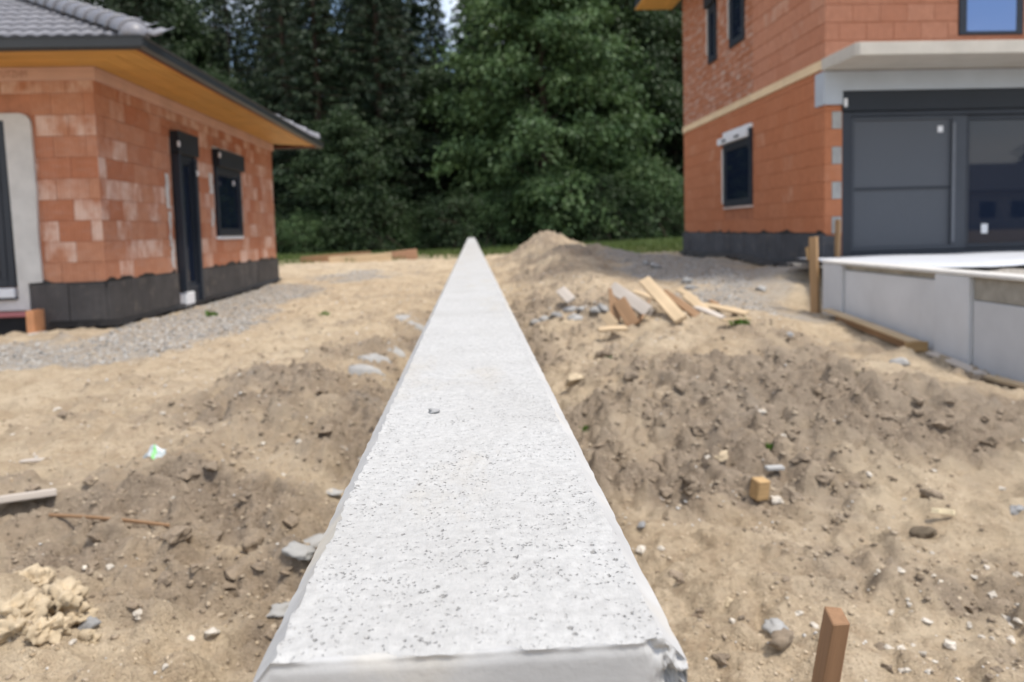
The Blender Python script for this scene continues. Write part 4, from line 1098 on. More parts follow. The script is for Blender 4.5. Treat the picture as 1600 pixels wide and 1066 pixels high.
def spruce(seed, h, r, nw, nb, nt, z_low=.3):
    rng = np.random.default_rng(seed); mb = MB()
    tube(mb, [(0, 0, -.4), (0, 0, h * .5), (0, 0, h)], [.26, .16, .02], 8)
    P, D, Ln, G = [], [], [], []
    for w in range(nw):
        t = w / (nw - 1); z = z_low + (h - z_low) * t ** .95
        rad = r * (1 - t) ** .8 + .15
        for b_ in range(nb):
            a = 2 * math.pi * (b_ / nb) + rng.uniform(0, 1.2) + w * .7
            L_ = rad * rng.uniform(.7, 1.12); g = rng.random()
            ca, sa = math.cos(a), math.sin(a)
            if rng.random() < .6: tube(mb, [(0, 0, z), (ca * L_ * .55, sa * L_ * .55, z - .10 * L_), (ca * L_, sa * L_, z - .12 * L_)], [.03, .018, .006], 4)
            k_ = max(6, int(nt * L_ / r))
            u = rng.uniform(.18, 1.02, k_)
            zz = z - .30 * L_ * u + .16 * L_ * u ** 2
            side = rng.choice([-1, 1], k_) * rng.uniform(.3, 1.0, k_)
            base = np.stack([ca * L_ * u, sa * L_ * u, zz], -1) + rng.normal(size=(k_, 3)) * .05
            d = np.stack([ca * .7 - sa * side, sa * .7 + ca * side, -.55 - .35 * rng.random(k_)], -1)
            P.append(base); D.append(d); Ln.append(rng.uniform(.22, .46, k_) * (.55 + .6 * (1 - u * .45))); G.append(np.full(k_, g))
    P = np.concatenate(P); D = np.concatenate(D); Ln = np.concatenate(Ln); G = np.concatenate(G)
    # three slim needle strands per twig
    P3 = np.repeat(P, 3, 0); D3 = np.repeat(D, 3, 0) + rng.normal(size=(len(P3), 3)) * .38; L3 = np.repeat(Ln, 3) * rng.uniform(.7, 1.1, len(P3))
    me = leaf_mesh('crown', P3, D3, L3, .13, rng, np.repeat(G, 3))
    tm_ = bpy.data.meshes.new('trunk'); tm_.from_pydata(mb.v, [], mb.f)
    for p in tm_.polygons: p.use_smooth = True
    tm_.materials.append(MT['bark'])
    return tm_, me

def plant(name, kind, mat, loc, scale, rotz, label, cat, group):
    tm_, cm = kind
    r = empty(name, loc); r.rotation_euler = (0, 0, rotz); r.scale = scale
    tag(r, label, cat, group)
    for nm, me in (('trunk', tm_), ('crown', cm)):
        o = bpy.data.objects.new(nm, me); C.objects.link(o); o.parent = r
        if nm == 'crown':
            if not me.materials: me.materials.append(mat)
            o.material_slots[0].link = 'OBJECT'; o.material_slots[0].material = mat
    return r

BT = [broad_tree(1, 15.5, 5.2, 1.5, 640, 95, .26, .62), broad_tree(2, 14.0, 4.2, 1.2, 460, 80, .22, .58), broad_tree(3, 9.0, 3.6, .8, 360, 75, .19, .52)]
SP = [spruce(11, 19, 3.6, 44, 9, 46, .5), spruce(12, 22, 3.9, 48, 9, 46, .6), spruce(13, 15, 3.2, 36, 9, 42, .3)]
SH = [broad_tree(21, 3.0, 1.7, .25, 180, 46, .12, .38), broad_tree(22, 2.2, 1.5, .2, 150, 46, .11, .35)]
def tx_(px, y):   # where a tree at distance y stands so that its trunk lies at that bearing
    r = _M @ np.array([px - PX, 361.0 - PY, FPX]); return float(r[0] * y / r[1])
TREES = [
 # bearing px, y, kind, size, material, label
 (850, 38.0, BT[0], (1, 1, 1), 'leaf', 'big bright green broadleaf tree overhanging the earth heap at the end of the wall', 'tree'),
 (985, 40.5, BT[1], (1.05, 1.05, 1.1), 'leaf_d', 'dark broadleaf tree between the big bright tree and the orange brick house', 'tree'),
 (690, 41.5, BT[1], (.9, .9, .74), 'leaf_d', 'slender dark broadleaf tree straight behind the far end of the concrete wall', 'tree'),
 (600, 39.0, SP[0], (1, 1, 1), 'needle', 'dark spruce rising just left of the end of the concrete wall', 'tree'),
 (505, 38.5, SP[2], (1.1, 1.1, 1.05), 'needle', 'broad dark spruce beside the far corner of the bungalow roof', 'tree'),
 (455, 42.0, SP[1], (.72, .72, 1.0), 'needle', 'tall dark spruce rising behind the tip of the bungalow eaves', 'tree'),
 (310, 40.0, BT[1], (1, 1, .72), 'leaf_d', 'dark broadleaf tree showing above the long eaves of the bungalow', 'tree'),
 (235, 42.0, SP[0], (1.05, 1.05, 1), 'needle', 'dark spruce close behind the hip of the grey tiled roof', 'tree'),
 (1055, 42.0, SP[1], (1, 1, 1), 'needle', 'dark spruce half hidden by the far corner of the orange brick house', 'tree'),
 (760, 44.0, SP[2], (1.1, 1.1, 1.1), 'needle', 'dark spruce in the gap left of the big bright broadleaf tree', 'tree'),
 (545, 37.2, BT[2], (.9, .9, .8), 'leaf_d', 'low dark broadleaf tree behind the timber beams by the bungalow', 'tree'),
 (950, 37.0, BT[2], (.8, .8, .62), 'leaf', 'low green tree drooping behind the earth heap near the orange house', 'tree'),
]
for i, (px, y, kd, sc, mt, lab, cat) in enumerate(TREES):
    x = tx_(px, y)
    plant('spruce_tree' if mt == 'needle' else 'broadleaf_tree', kd, MT[mt], (x, y, gbs(x, y) - .05), sc, i * 1.3, lab, cat, 'trees along the edge of the wood')
rnd = random.Random(31)
back = []
for row, (y0, dx) in enumerate(((46.0, 3.0), (51.0, 3.3), (57.5, 3.6))):
    x = -27.0 + row * 1.3
    while x < 22:
        xx, yy = x + rnd.uniform(-.9, .9), y0 + rnd.uniform(-1.5, 1.5)
        px = 736.5 + xx / yy * 1155
        skip = (325 < px < 455) or (655 < px < 705)
        back.append((xx, yy, skip))
        x += dx
for px, y, w_ in ((352, 55, .72), (400, 59, .62), (446, 53, .8), (372, 47.5, .55), (424, 48, .6), (690, 58, .8)):
    back.append((tx_(px, y), y, w_))
for i, (x, y, low) in enumerate(back):
    kd = SP[rnd.randrange(3)] if rnd.random() < .72 else BT[rnd.randrange(2)]
    s = rnd.uniform(.9, 1.2)
    if low is True: kd = BT[2]; s = 1.0
    elif low: kd = SP[i % 2]; s = low
    ndl = kd in SP
    plant('spruce_tree' if ndl else 'broadleaf_tree', kd, MT['needle'] if ndl else MT['leaf_d'], (x, y, gbs(x, y) - .05), (s, s, (s if low is True or not low else 1.0) * rnd.uniform(.95, 1.2)), rnd.uniform(0, 6),
          'dark spruce deep in the wood behind the front row of trees' if ndl else 'dark broadleaf tree deep in the wood behind the front row', 'tree',
          'spruces deep in the wood' if ndl else 'broadleaf trees deep in the wood')
ORD = ['first', 'second', 'third', 'fourth', 'fifth', 'sixth', 'seventh', 'eighth', 'ninth', 'tenth', 'eleventh', 'twelfth', 'thirteenth', 'fourteenth', 'fifteenth', 'sixteenth', 'seventeenth', 'eighteenth', 'nineteenth', 'twentieth', 'twenty-first', 'twenty-second', 'twenty-third', 'twenty-fourth', 'twenty-fifth', 'twenty-sixth']
x = -15.5; i = 0
while x < 13:
    y = 35.6 + rnd.uniform(-.5, 1.2); s = rnd.uniform(.8, 1.25)
    plant('shrub', SH[i % 2], MT['leaf_d'] if i % 3 else MT['leaf'], (x, y, gbs(x, y) - .03), (s, s, s * rnd.uniform(.8, 1.15)), rnd.uniform(0, 6),
          f'dark leafy shrub at the foot of the wood, {ORD[i]} from the left of the row', 'shrub', 'shrubs along the foot of the wood')
    x += rnd.uniform(1.0, 1.7); i += 1

# grass at the edge of the wood and round the beams
n = 26000
gx = RNG.uniform(-14, 11, n * 3); gy = RNG.uniform(19, 36, n * 3)
_, _, gm, _ = masks(gx, gy)
keep = (RNG.random(n * 3) < gm * .9) & ~((gx > RX - .2) & (gy < RY1 + .2)) & ~((gx < LX + .3) & (gy < LY1 + .3)) & (np.abs(gx - WC) > .3)
gx, gy = gx[keep][:n], gy[keep][:n]; n = len(gx)
P = np.stack([gx, gy, gz(gx, gy) - .02], -1)
D = RNG.normal(size=(n, 3)) * .35 + np.array([0, 0, 1.0])
gme2 = leaf_mesh('grass', P, D, RNG.uniform(.08, .26, n), .09, RNG)
MT['grass'] = m_leaf('grass_blades', (0.06, 0.10, 0.022), (0.13, 0.18, 0.05), (0.16, 0.17, 0.06), .3)
tag(link('grass', gme2, MT['grass']), 'rough green grass along the foot of the wood', 'grass', kind='stuff')

# ================================================================== LOOSE THINGS ON THE SITE
def board(name, a, b, w, t, mat, label, cat='board', group=None, roll=0.0):
    """one plank from point a to point b (centre line), local x along it"""
    a, b = Vector(a), Vector(b); L_ = (b - a).length
    m = MB(); n = 5
    rows = []
    for i in range(n + 1):
        x = -L_ / 2 + L_ * i / n
        if i in (0, n): x += random.uniform(-.012, .012)
        bow = .006 * math.sin(math.pi * i / n)
        rows.append([(x + random.uniform(-.004, .004), -w / 2, -t / 2 + bow), (x, w / 2, -t / 2 + bow), (x, w / 2, t / 2 + bow), (x + random.uniform(-.004, .004), -w / 2, t / 2 + bow)])
    for r_ in rows: m.v += r_
    for i in range(n):
        for j in range(4): m.f.append((i * 4 + j, i * 4 + (j + 1) % 4, (i + 1) * 4 + (j + 1) % 4, (i + 1) * 4 + j))
    m.f += [(3, 2, 1, 0), (n * 4, n * 4 + 1, n * 4 + 2, n * 4 + 3)]
    o = m.build(name, mat, None, bevel=min(.004, t * .2))
    d = (b - a).normalized()
    q = d.to_track_quat('X', 'Z')
    from mathutils import Quaternion
    o.rotation_mode = 'QUATERNION'; o.rotation_quaternion = q @ Quaternion((1, 0, 0), roll); o.location = (a + b) / 2
    if label: tag(o, label, cat, group)
    return o

def rock_mesh(name, seed, r, squash=(1, 1, .7), sub=2, rough=.25, flat=False):
    from mathutils import noise as mn
    rng = random.Random(seed); bm = bmesh.new(); bmesh.ops.create_icosphere(bm, subdivisions=sub, radius=1)
    pl_ = [(Vector((rng.gauss(0, 1), rng.gauss(0, 1), rng.gauss(0, 1))).normalized(), rng.uniform(.5, .9)) for _ in range(10)]
    off = Vector((seed * 3.7, seed * 1.3, seed * .7))
    for v in bm.verts:
        c_ = v.co.copy()
        for nn, d in pl_:
            e = c_.dot(nn) - d
            if e > 0: c_ -= nn * e * .85
        c_ *= 1 + rough * (1.3 * mn.noise(v.co * 1.3 + off) + .8 * mn.noise(v.co * 3.1 + off) + .4 * mn.noise(v.co * 7 + off))
        v.co = Vector((c_.x * squash[0] * r, c_.y * squash[1] * r, c_.z * squash[2] * r))
    me = bpy.data.meshes.new(name); bm.to_mesh(me); bm.free()
    if not flat:
        for p in me.polygons: p.use_smooth = (sub > 2)
    return me

def rock(px, py, r, mat, label, cat='stone', name='stone', squash=(1, 1, .7), seed=1, lift=.25, sub=2, group=None, rotz=0, rough=.35):
    x, y, z = on_ground(px, py)
    o = link(name, rock_mesh(name, seed, r, squash, max(sub, 3), rough), MT[mat] if isinstance(mat, str) else mat)
    o.location = (x, y, z + r * squash[2] * lift); o.rotation_euler = (random.uniform(-.2, .2), random.uniform(-.2, .2), rotz)
    tag(o, label, cat, group); return o

# pebble on the wall
o = link('pebble', rock_mesh('pebble', 91, .0085, (1.25, .9, .62), 3), MT['stone_g']); o.location = (-0.072, 1.215, WT + .003)
tag(o, 'small grey pebble lying on top of the white concrete wall', 'pebble')
# stakes and posts
def stake(name, base, top, w, t, mat, label, rz=0.0):
    base, top = Vector(base), Vector(top); m = MB(); L_ = (top - base).length
    n = 6
    for i in range(n + 1):
        z = L_ * i / n
        e = [random.uniform(-.0015, .0015) for _ in range(8)]
        tz = [0, 0, 0, 0] if i < n else [random.uniform(-.008, .004) for _ in range(4)]
        m.v += [(-w / 2 + e[0], -t / 2 + e[1], z + tz[0]), (w / 2 + e[2], -t / 2 + e[3], z + tz[1]), (w / 2 + e[4], t / 2 + e[5], z + tz[2]), (-w / 2 + e[6], t / 2 + e[7], z + tz[3])]
    for i in range(n):
        for j in range(4): m.f.append((i * 4 + j, i * 4 + (j + 1) % 4, (i + 1) * 4 + (j + 1) % 4, (i + 1) * 4 + j))
    m.f += [(3, 2, 1, 0), (n * 4, n * 4 + 1, n * 4 + 2, n * 4 + 3)]
    o = m.build(name, mat, None, bevel=.002)
    o.rotation_mode = 'QUATERNION'; o.rotation_quaternion = (top - base).to_track_quat('Z', 'Y') @ Matrix.Rotation(rz, 4, 'Z').to_quaternion(); o.location = base
    return tag(o, label, 'post')
MT['stake_d'] = m_wood('damp_stake_wood', (0.33, 0.19, 0.105), 'Z', .3)
stake('stake', (0.575, 1.37, -1.5), (0.668, 1.315, -0.742), .056, .032, MT['stake_d'], 'brown wooden stake driven into the sand right of the near wall end', .35)
stake('post', (4.255, 8.95, -1.45), (4.235, 8.97, -0.19), .075, .09, MT['timber'], 'weathered timber post at the near end of the pale retaining wall')
stake('post', (5.21, 10.31, -.75), (5.225, 10.31, 0.02), .115, .03, MT['timber'], 'short board standing against the house corner beside the sliding door')
board('board', (4.20, 9.01, -.47), (4.20, 9.05, -.32), .05, .05, MT['timber_y'], 'small timber off-cut nailed to the post by the retaining wall')
# formwork boards at the foot of the retaining wall
def foot_board(y0, y1, x, w, t, mat, lab, dz=0.0, roll=0.0):
    board('formwork_board', (x, y0, gbs(x, y0) + dz), (x, y1, gbs(x, y1) + dz), w, t, mat, lab, roll=roll)
foot_board(8.55, 6.70, 4.20, .12, .028, MT['plank'], 'long pale formwork board along the foot of the nearest retaining panel', .075)
foot_board(8.3, 6.72, 4.185, .026, .085, MT['plank_b'], 'dark edge board standing under the long pale formwork board', .02)
board('formwork_board', (4.05, 6.70, gbs(4.1, 6.7) + .05), (4.27, 6.70, gbs(4.1, 6.7) + .05), .03, .10, MT['timber_y'], 'short stub of timber closing the end of the long formwork board')
foot_board(6.55, 5.85, 4.20, .10, .03, MT['plank_g'], 'bleached formwork board at the foot of the middle pilaster', .02)
foot_board(5.80, 4.9, 4.19, .10, .03, MT['plank'], 'yellowish formwork board at the foot of the panel nearest the frame edge', .02)
# heap of broken boards on the earth
def gp(px, py, dz=0.0):
    x, y, z = on_ground(px, py); return (x, y, z + dz)
def at_y(px, py, y):
    r = _M @ np.array([px - PX, py - PY, FPX]); return tuple(float(q) for q in r * (y / r[1]))
HB = [((955, 448), 7.75, (1012, 486), 7.35, .13, .025, 'plank_g', 'bleached grey board leaning at the left end of the board heap', .9),
      ((1007, 438), 8.05, (1064, 500), 7.10, .13, .045, 'plank', 'thick pale beam sloping down the middle of the board heap', .5),
      ((958, 452), 7.72, (962, 505), 7.45, .10, .022, 'plank_b', 'short brown board standing upright at the left of the board heap', .1),
      ((968, 470), 7.55, (990, 508), 7.25, .14, .022, 'plank_b', 'wide brown board lying under the bleached board in the heap', .7),
      ((1035, 455), 8.0, (1095, 498), 7.25, .09, .03, 'plank_b', 'dark board half under the thick pale beam of the heap', .3),
      ((1072, 462), 7.9, (1112, 494), 7.35, .10, .025, 'plank', 'pale board at the right of the thick beam in the heap', .4),
      ((1098, 476), 7.7, (1166, 490), 7.25, .09, .025, 'plank', 'thin pale board pointing right at the end of the heap', .2),
      ((1085, 480), 7.55, (1130, 497), 7.2, .08, .025, 'plank_g', 'greyish slat lying beneath the thin pale board', .1),
      ((935, 516), 6.95, (978, 513), 6.95, .11, .03, 'plank', 'short yellow board lying flat in front of the heap', .1),
      ((985, 462), 7.85, (1018, 490), 7.35, .08, .02, 'plank_g', 'white-grey lath in the gap of the board heap', 1.0),
      ((875, 452), 8.9, (893, 470), 8.6, .12, .03, 'plank_g', 'single pinkish board end poking from the soil beside the wall', .6),
      ((878, 588), 5.75, (920, 573), 5.95, .045, .02, 'plank', 'thin splinter of wood lying on the soil right of the wall', .0)]
HB += [((990, 455), 7.9, (1030, 470), 7.6, .06, .02, 'plank', 'narrow yellow lath across the top of the board heap', .3),
       ((1012, 472), 7.6, (1000, 502), 7.3, .09, .02, 'plank_b', 'small brown board piece in the middle of the heap', .8),
       ((1060, 452), 8.2, (1090, 470), 7.9, .07, .02, 'plank', 'short pale piece behind the right boards of the heap', .5),
       ((1110, 470), 8.0, (1128, 482), 7.8, .06, .02, 'plank_b', 'brown splinter behind the thin pale board', .2),
       ((945, 492), 7.3, (962, 510), 7.1, .10, .02, 'plank', 'orange chip of board at the left foot of the heap', .9),
       ((1128, 500), 7.0, (1172, 498), 7.1, .05, .02, 'plank', 'yellow lath lying flat at the right foot of the heap', .0)]
for (p0, y0, p1, y1, w, t, mt, lab, roll) in HB:
    a, b = at_y(*p0, y0), at_y(*p1, y1)
    board('broken_board', a, b, w, t, MT[mt], lab, 'board', 'broken boards on the earth heap', roll)
# beams lying in the grass far left
def far_beam(pa, pb, y, w, t, mat, lab):
    board('timber_beam', at_y(*pa, y), at_y(*pb, y + .2), w, t, mat, lab, 'beam', 'timber beams in the far grass')
far_beam((470, 408), (580, 399), 27.2, .25, .30, MT['plank_b'], 'dark timber beam lying in the grass behind the bungalow corner')
far_beam((515, 409), (612, 402), 26.2, .25, .32, MT['plank'], 'pale timber beam with split end in the middle of the far grass')
far_beam((598, 405), (652, 398), 26.8, .28, .42, m_wood('reddish_beam', (0.45, 0.26, 0.16), 'X'), 'reddish timber beam end nearest the concrete wall in the far grass')
# plank at the left edge
ax, ay, az = on_ground(92, 779)
board('plank', (ax, ay, az + .03), (ax - .75, ay - .42, gzs(ax - .6, ay - .35) + .035), .10, .03, MT['plank_g'], 'bleached plank half buried in sand, cut by the left picture edge', roll=.25)
ax, ay, az = on_ground(75, 722)
board('lath', (ax - .12, ay - .02, az + .015), (ax + .13, ay - .03, az + .012), .03, .012, MT['plank_g'], 'short grey lath lying on the sand left of the crumpled bag')
ax, ay, az = on_ground(75, 812); bx2, by2, bz2 = on_ground(262, 830)
board('stick', (ax, ay, az + .03), (bx2, by2, bz2 + .012), .012, .012, MT['plank_b'], 'thin brown stick lying across the dug soil on the left', 'stick')
# block of wood and debris on the right
x, y, z = on_ground(1186, 768)
m = MB().box(-.033, .033, -.03, .03, -.02, .072); o = m.build('wood_block', MT['timber_y'], None, bevel=.004); o.location = (x, y, z); o.rotation_euler = (.1, .08, .3)
tag(o, 'small upright wooden block on the sand below the brown mound', 'wood block')
x, y, z = on_ground(1213, 746)
m = MB().box(-.045, .045, -.02, .02, 0, .02); o = m.build('mortar_chip', MT['rubble'], None, bevel=.005); o.location = (x, y + .02, z + .03)
tag(o, 'grey mortar chip just behind the small wooden block', 'chip')
rock(1214, 778, .030, 'stone', 'round white stone in front of the small wooden block', squash=(1.1, .9, .75), seed=5)
rock(1445, 838, .055, m_plain('dark_brown_rock', (0.125, 0.098, 0.068), .9, .3, 20), 'dark brown brick-shaped stone alone on the pale sand', squash=(1.1, .7, .5), seed=6, sub=3, lift=.5)
rock(1456, 778, .05, 'stone_b', 'brown earth clod just behind the curved yellow chip', 'clod', 'clod', seed=8)
# curved yellow foam chip
x, y, z = on_ground(1474, 800); vs = []; n = 9
for i in range(n + 1):
    a = -.3 + 1.9 * i / n
    for rr_ in (.036, .060): vs.append((rr_ * math.sin(a) * 1.15 - .02, -rr_ * math.cos(a) * .75 + .06, .016))
me = bpy.data.meshes.new('foam_chip'); me.from_pydata(vs, [], [(2 * i, 2 * i + 1, 2 * i + 3, 2 * i + 2) for i in range(n)])
o = link('foam_chip', me, m_plain('cream_foam', (.72, .62, .42), .8, .1, 20)); o.location = (x - .01, y - .02, z + .006); o.rotation_euler = (.25, 0, 2.6)
md_ = o.modifiers.new('s', 'SOLIDIFY'); md_.thickness = .018
tag(o, 'curved cream coloured foam chip on the sand at the right', 'chip')
# crumpled clear bag with a green stripe
x, y, z = on_ground(245, 722)
def crumple(name, seed, sx, sy, sz, mat):
    me = rock_mesh(name, seed, 1.0, (sx, sy, sz), 3, .4); return link(name, me, mat)
k = NM('crumpled_film', .3, .5); k.col(k.mix(k.ramp(k.noise(30, 3), .4, .65), (.42, .48, .50), (.62, .66, .68)))
bag = crumple('plastic_bag', 44, .062, .04, .055, k.m); bag.location = (x, y, z + .035)
tag(bag, 'crumpled clear plastic bag with a green stripe on the sand at left', 'bag')
gs = crumple('green_stripe', 44, .016, .041, .056, m_plain('green_print', (.22, .62, .20), .4, .1)); gs.parent = bag; gs.location = (-.002, -.003, .002)
x, y, z = on_ground(280, 722)
o = crumple('paper_scrap', 46, .05, .03, .028, m_plain('dirty_paper', (.60, .53, .45), .8, .15, 20)); o.location = (x, y, z + .012)
tag(o, 'crumpled dirty paper scrap right beside the striped plastic bag', 'scrap')
# sand lumps in the left corner, each a lump of its own
LUMP = [(25, 925, .06), (60, 915, .05), (95, 945, .06), (120, 965, .05), (45, 960, .05), (15, 965, .06), (85, 985, .04), (20, 990, .05), (60, 995, .045), (135, 1000, .035), (112, 925, .03)]
for i, (px, py, r) in enumerate(LUMP):
    rock(px, py, r, 'stone_y', 'yellow lump of caked sand in the pile at the lower left corner', 'clod', 'sand_clod', (1, .9, .75), 120 + i, .2, 4, 'yellow sand clods in the corner pile', i, rough=.6)
# named stones
NAMED = [(140, 982, .032, 'stone_g', 'grey stone at the right foot of the yellow sand pile'), (395, 855, .045, 'stone_b', 'dark round clod in the dug soil left of the wall'),
 (283, 842, .05, 'stone_b', 'dark clod at the right end of the thin stick'), (330, 990, .022, 'stone', 'white pebble low in the dug soil left of the near wall end'),
 (1222, 1005, .05, 'stone_b', 'brown stone lying left of the wooden stake'), (1216, 985, .045, 'rubble', 'grey mortar lump above the brown stone left of the stake'),
 (1141, 942, .026, 'stone_y', 'yellowish stone on the sand between wall and stake'), (1003, 822, .020, 'stone_g', 'blue-grey pebble close to the right edge of the wall'),
 (1002, 862, .022, 'stone', 'long pale pebble touching the right side of the wall'), (1220, 685, .028, 'stone', 'white stone on the slope of the brown mound'),
 (1128, 716, .045, 'stone_y', 'yellow-brown stone at the foot of the brown mound'), (1080, 762, .05, 'stone_b', 'brown clod at the lower edge of the brown mound'),
 (1190, 642, .03, 'stone', 'pale stone in the upper part of the brown mound'), (1233, 520, .05, 'stone_g', 'grey stone on the gravel slope by the retaining wall'),
 (1345, 582, .04, 'stone_y', 'yellow leaf-shaped chip on the bank below the retaining wall'), (1400, 572, .09, 'rubble', 'flat pale mortar cake on the bank below the retaining wall'),
 (1590, 800, .035, 'stone_g', 'grey stone at the right picture edge'), (1485, 1010, .02, 'stone', 'small white chip right of the wooden stake'),
 (945, 555, .06, 'stone_b', 'big brown clod near the board heap'), (900, 600, .09, 'stone_y', 'sandy slab of earth beside the wall below the board heap')]
for i, (px, py, r, mt, lab) in enumerate(NAMED):
    rock(px, py, r, mt, lab, 'stone', 'stone', (random.uniform(.9, 1.3), random.uniform(.7, 1), random.uniform(.5, .75)), 200 + i, .3, 3 if r > .04 else 2, rotz=i)
# slabs of spilt concrete beside the wall on the left
SPILL = [(590, 560, .17, .10), (575, 578, .15, .07), (585, 634, .15, .14), (640, 500, .22, .14), (655, 512, .16, .10),  (622, 548, .12, .1), (560, 598, .12, .06), (545, 702, .12, .03)]
SPO = []
for i, (px, py, sx, sy) in enumerate(SPILL):
    x, y, z = on_ground(px, py); bm = bmesh.new(); n = 14
    rr = [1 + random.uniform(-.25, .25) for _ in range(n)]
    top = [bm.verts.new((sx * rr[j] * math.cos(2 * math.pi * j / n), sy * 1.5 * rr[j] * math.sin(2 * math.pi * j / n), random.uniform(-.012, .004))) for j in range(n)]
    cen = bm.verts.new((0, 0, .016)); midr = [bm.verts.new((v.co.x * .62, v.co.y * .62, random.uniform(.006, .020))) for v in top]
    bot = [bm.verts.new((v.co.x * 1.1, v.co.y * 1.1, -.08)) for v in top]
    for j in range(n):
        q = (j + 1) % n
        bm.faces.new((cen, midr[j], midr[q])); bm.faces.new((midr[j], top[j], top[q], midr[q])); bm.faces.new((top[j], bot[j], bot[q], top[q]))
    bm.verts.ensure_lookup_table()
    gzv = gz_base(np.array([v.co.x + x for v in bm.verts]), np.array([v.co.y + y for v in bm.verts])) - gbs(x, y)
    for v, dz_ in zip(bm.verts, gzv): v.co.z += dz_
    me = bpy.data.meshes.new('concrete_spill'); bm.to_mesh(me); bm.free()
    for p in me.polygons: p.use_smooth = True
    o = link('concrete_spill', me, MT['rubble']); o.location = (x, y, gbs(x, y) + .012)
    SPO.append((y, o))
for j, (_, o) in enumerate(sorted(SPO, key=lambda q: q[0])):
    tag(o, f'flat grey cake of spilt concrete in the trench, {ORD[j]} from the near wall end', 'concrete cake', 'concrete cakes beside the wall')
for px, py, r, lab in ((492, 838, .075, 'largest flat grey concrete lump against the near left side of the wall'), (468, 862, .05, 'small flat grey concrete lump below the largest one beside the wall'),
                       (432, 955, .05, 'flat grey concrete lump at the lower left foot of the near wall end'), (520, 770, .035, 'small grey concrete lump in the trench halfway to the striped bag')):
    rock(px, py, r, 'rubble', lab, 'rubble', 'concrete_lump', (1.3, 1.0, .35), int(px), .2, 3, 'broken concrete lumps')
# rubble by the board heap
RUB = [(890, 485, .10), (915, 478, .12), (940, 486, .10), (870, 495, .08), (900, 500, .08), (930, 498, .07), (850, 500, .08), (835, 507, .07), (915, 492, .06), (885, 470, .06), (1010, 415, .09), (1025, 420, .12), (1075, 440, .09), (1080, 452, .08), (1190, 455, .08), (960, 508, .07)]
for i, (px, py, r) in enumerate(RUB):
    rock(px, py, r, 'rubble', 'grey broken concrete lump in the rubble by the boards and gravel', 'rubble', 'concrete_lump', (1.1, .9, .6), 300 + i, .3, 2, 'broken concrete lumps', i)
# countable pale stones and brown clods scattered over the soil
rnd = random.Random(77)
srock = [rock_mesh('stone', 400 + i, 1.0, (1.15, .9, .6), 2, .45) for i in range(10)]
def scatter(n, region, rlo, rhi, mat, name, label, cat, group, cond=None):
    out = 0; tries = 0
    while out < n and tries < n * 20:
        tries += 1
        px, py = rnd.uniform(region[0], region[2]), rnd.uniform(region[1], region[3])
        x, y, z = on_ground(px, py)
        if abs(x - WC) < .2 or x > 4.1: continue
        if cond and not cond(x, y): continue
        me = rnd.choice(srock); o = bpy.data.objects.new(name, me); C.objects.link(o)
        if not me.materials: me.materials.append(MT[mat])
        o.material_slots[0].link = 'OBJECT'; o.material_slots[0].material = MT[mat]
        r = rnd.uniform(rlo, rhi) * (0.6 + .22 * min(y, 8))
        o.location = (x, y, z + r * .02); o.scale = (r, r, r); o.rotation_euler = (rnd.uniform(-.3, .3), rnd.uniform(-.3, .3), rnd.uniform(0, 6))
        tag(o, label, cat, group); out += 1
isb = lambda x, y: float(masks(np.array([x]), np.array([y]))[0][0]) > .5
scatter(32, (900, 580, 1600, 1060), .007, .017, 'stone', 'stone', 'pale pebble on the soil right of the long concrete wall', 'stone', 'pale pebbles right of the wall')
scatter(26, (1350, 860, 1600, 1060), .007, .015, 'stone', 'stone', 'white chip strewn in the lower right corner of the site', 'stone', 'white chips in the right corner')
scatter(26, (0, 580, 560, 1060), .007, .016, 'stone', 'stone', 'pale pebble on the soil left of the long concrete wall', 'stone', 'pale pebbles left of the wall')
scatter(45, (900, 560, 1600, 780), .018, .040, 'stone_b', 'clod', 'brown earth clod on the mound right of the wall', 'clod', 'earth clods on the mound', isb)
scatter(45, (50, 560, 600, 1000), .016, .036, 'stone_b', 'clod', 'brown earth clod in the dug soil left of the wall', 'clod', 'earth clods left of the wall', isb)
scatter(18, (900, 870, 1600, 1060), .010, .026, 'stone_b', 'clod', 'small brown clod on the pale sand around the stake', 'clod', 'small clods around the stake')

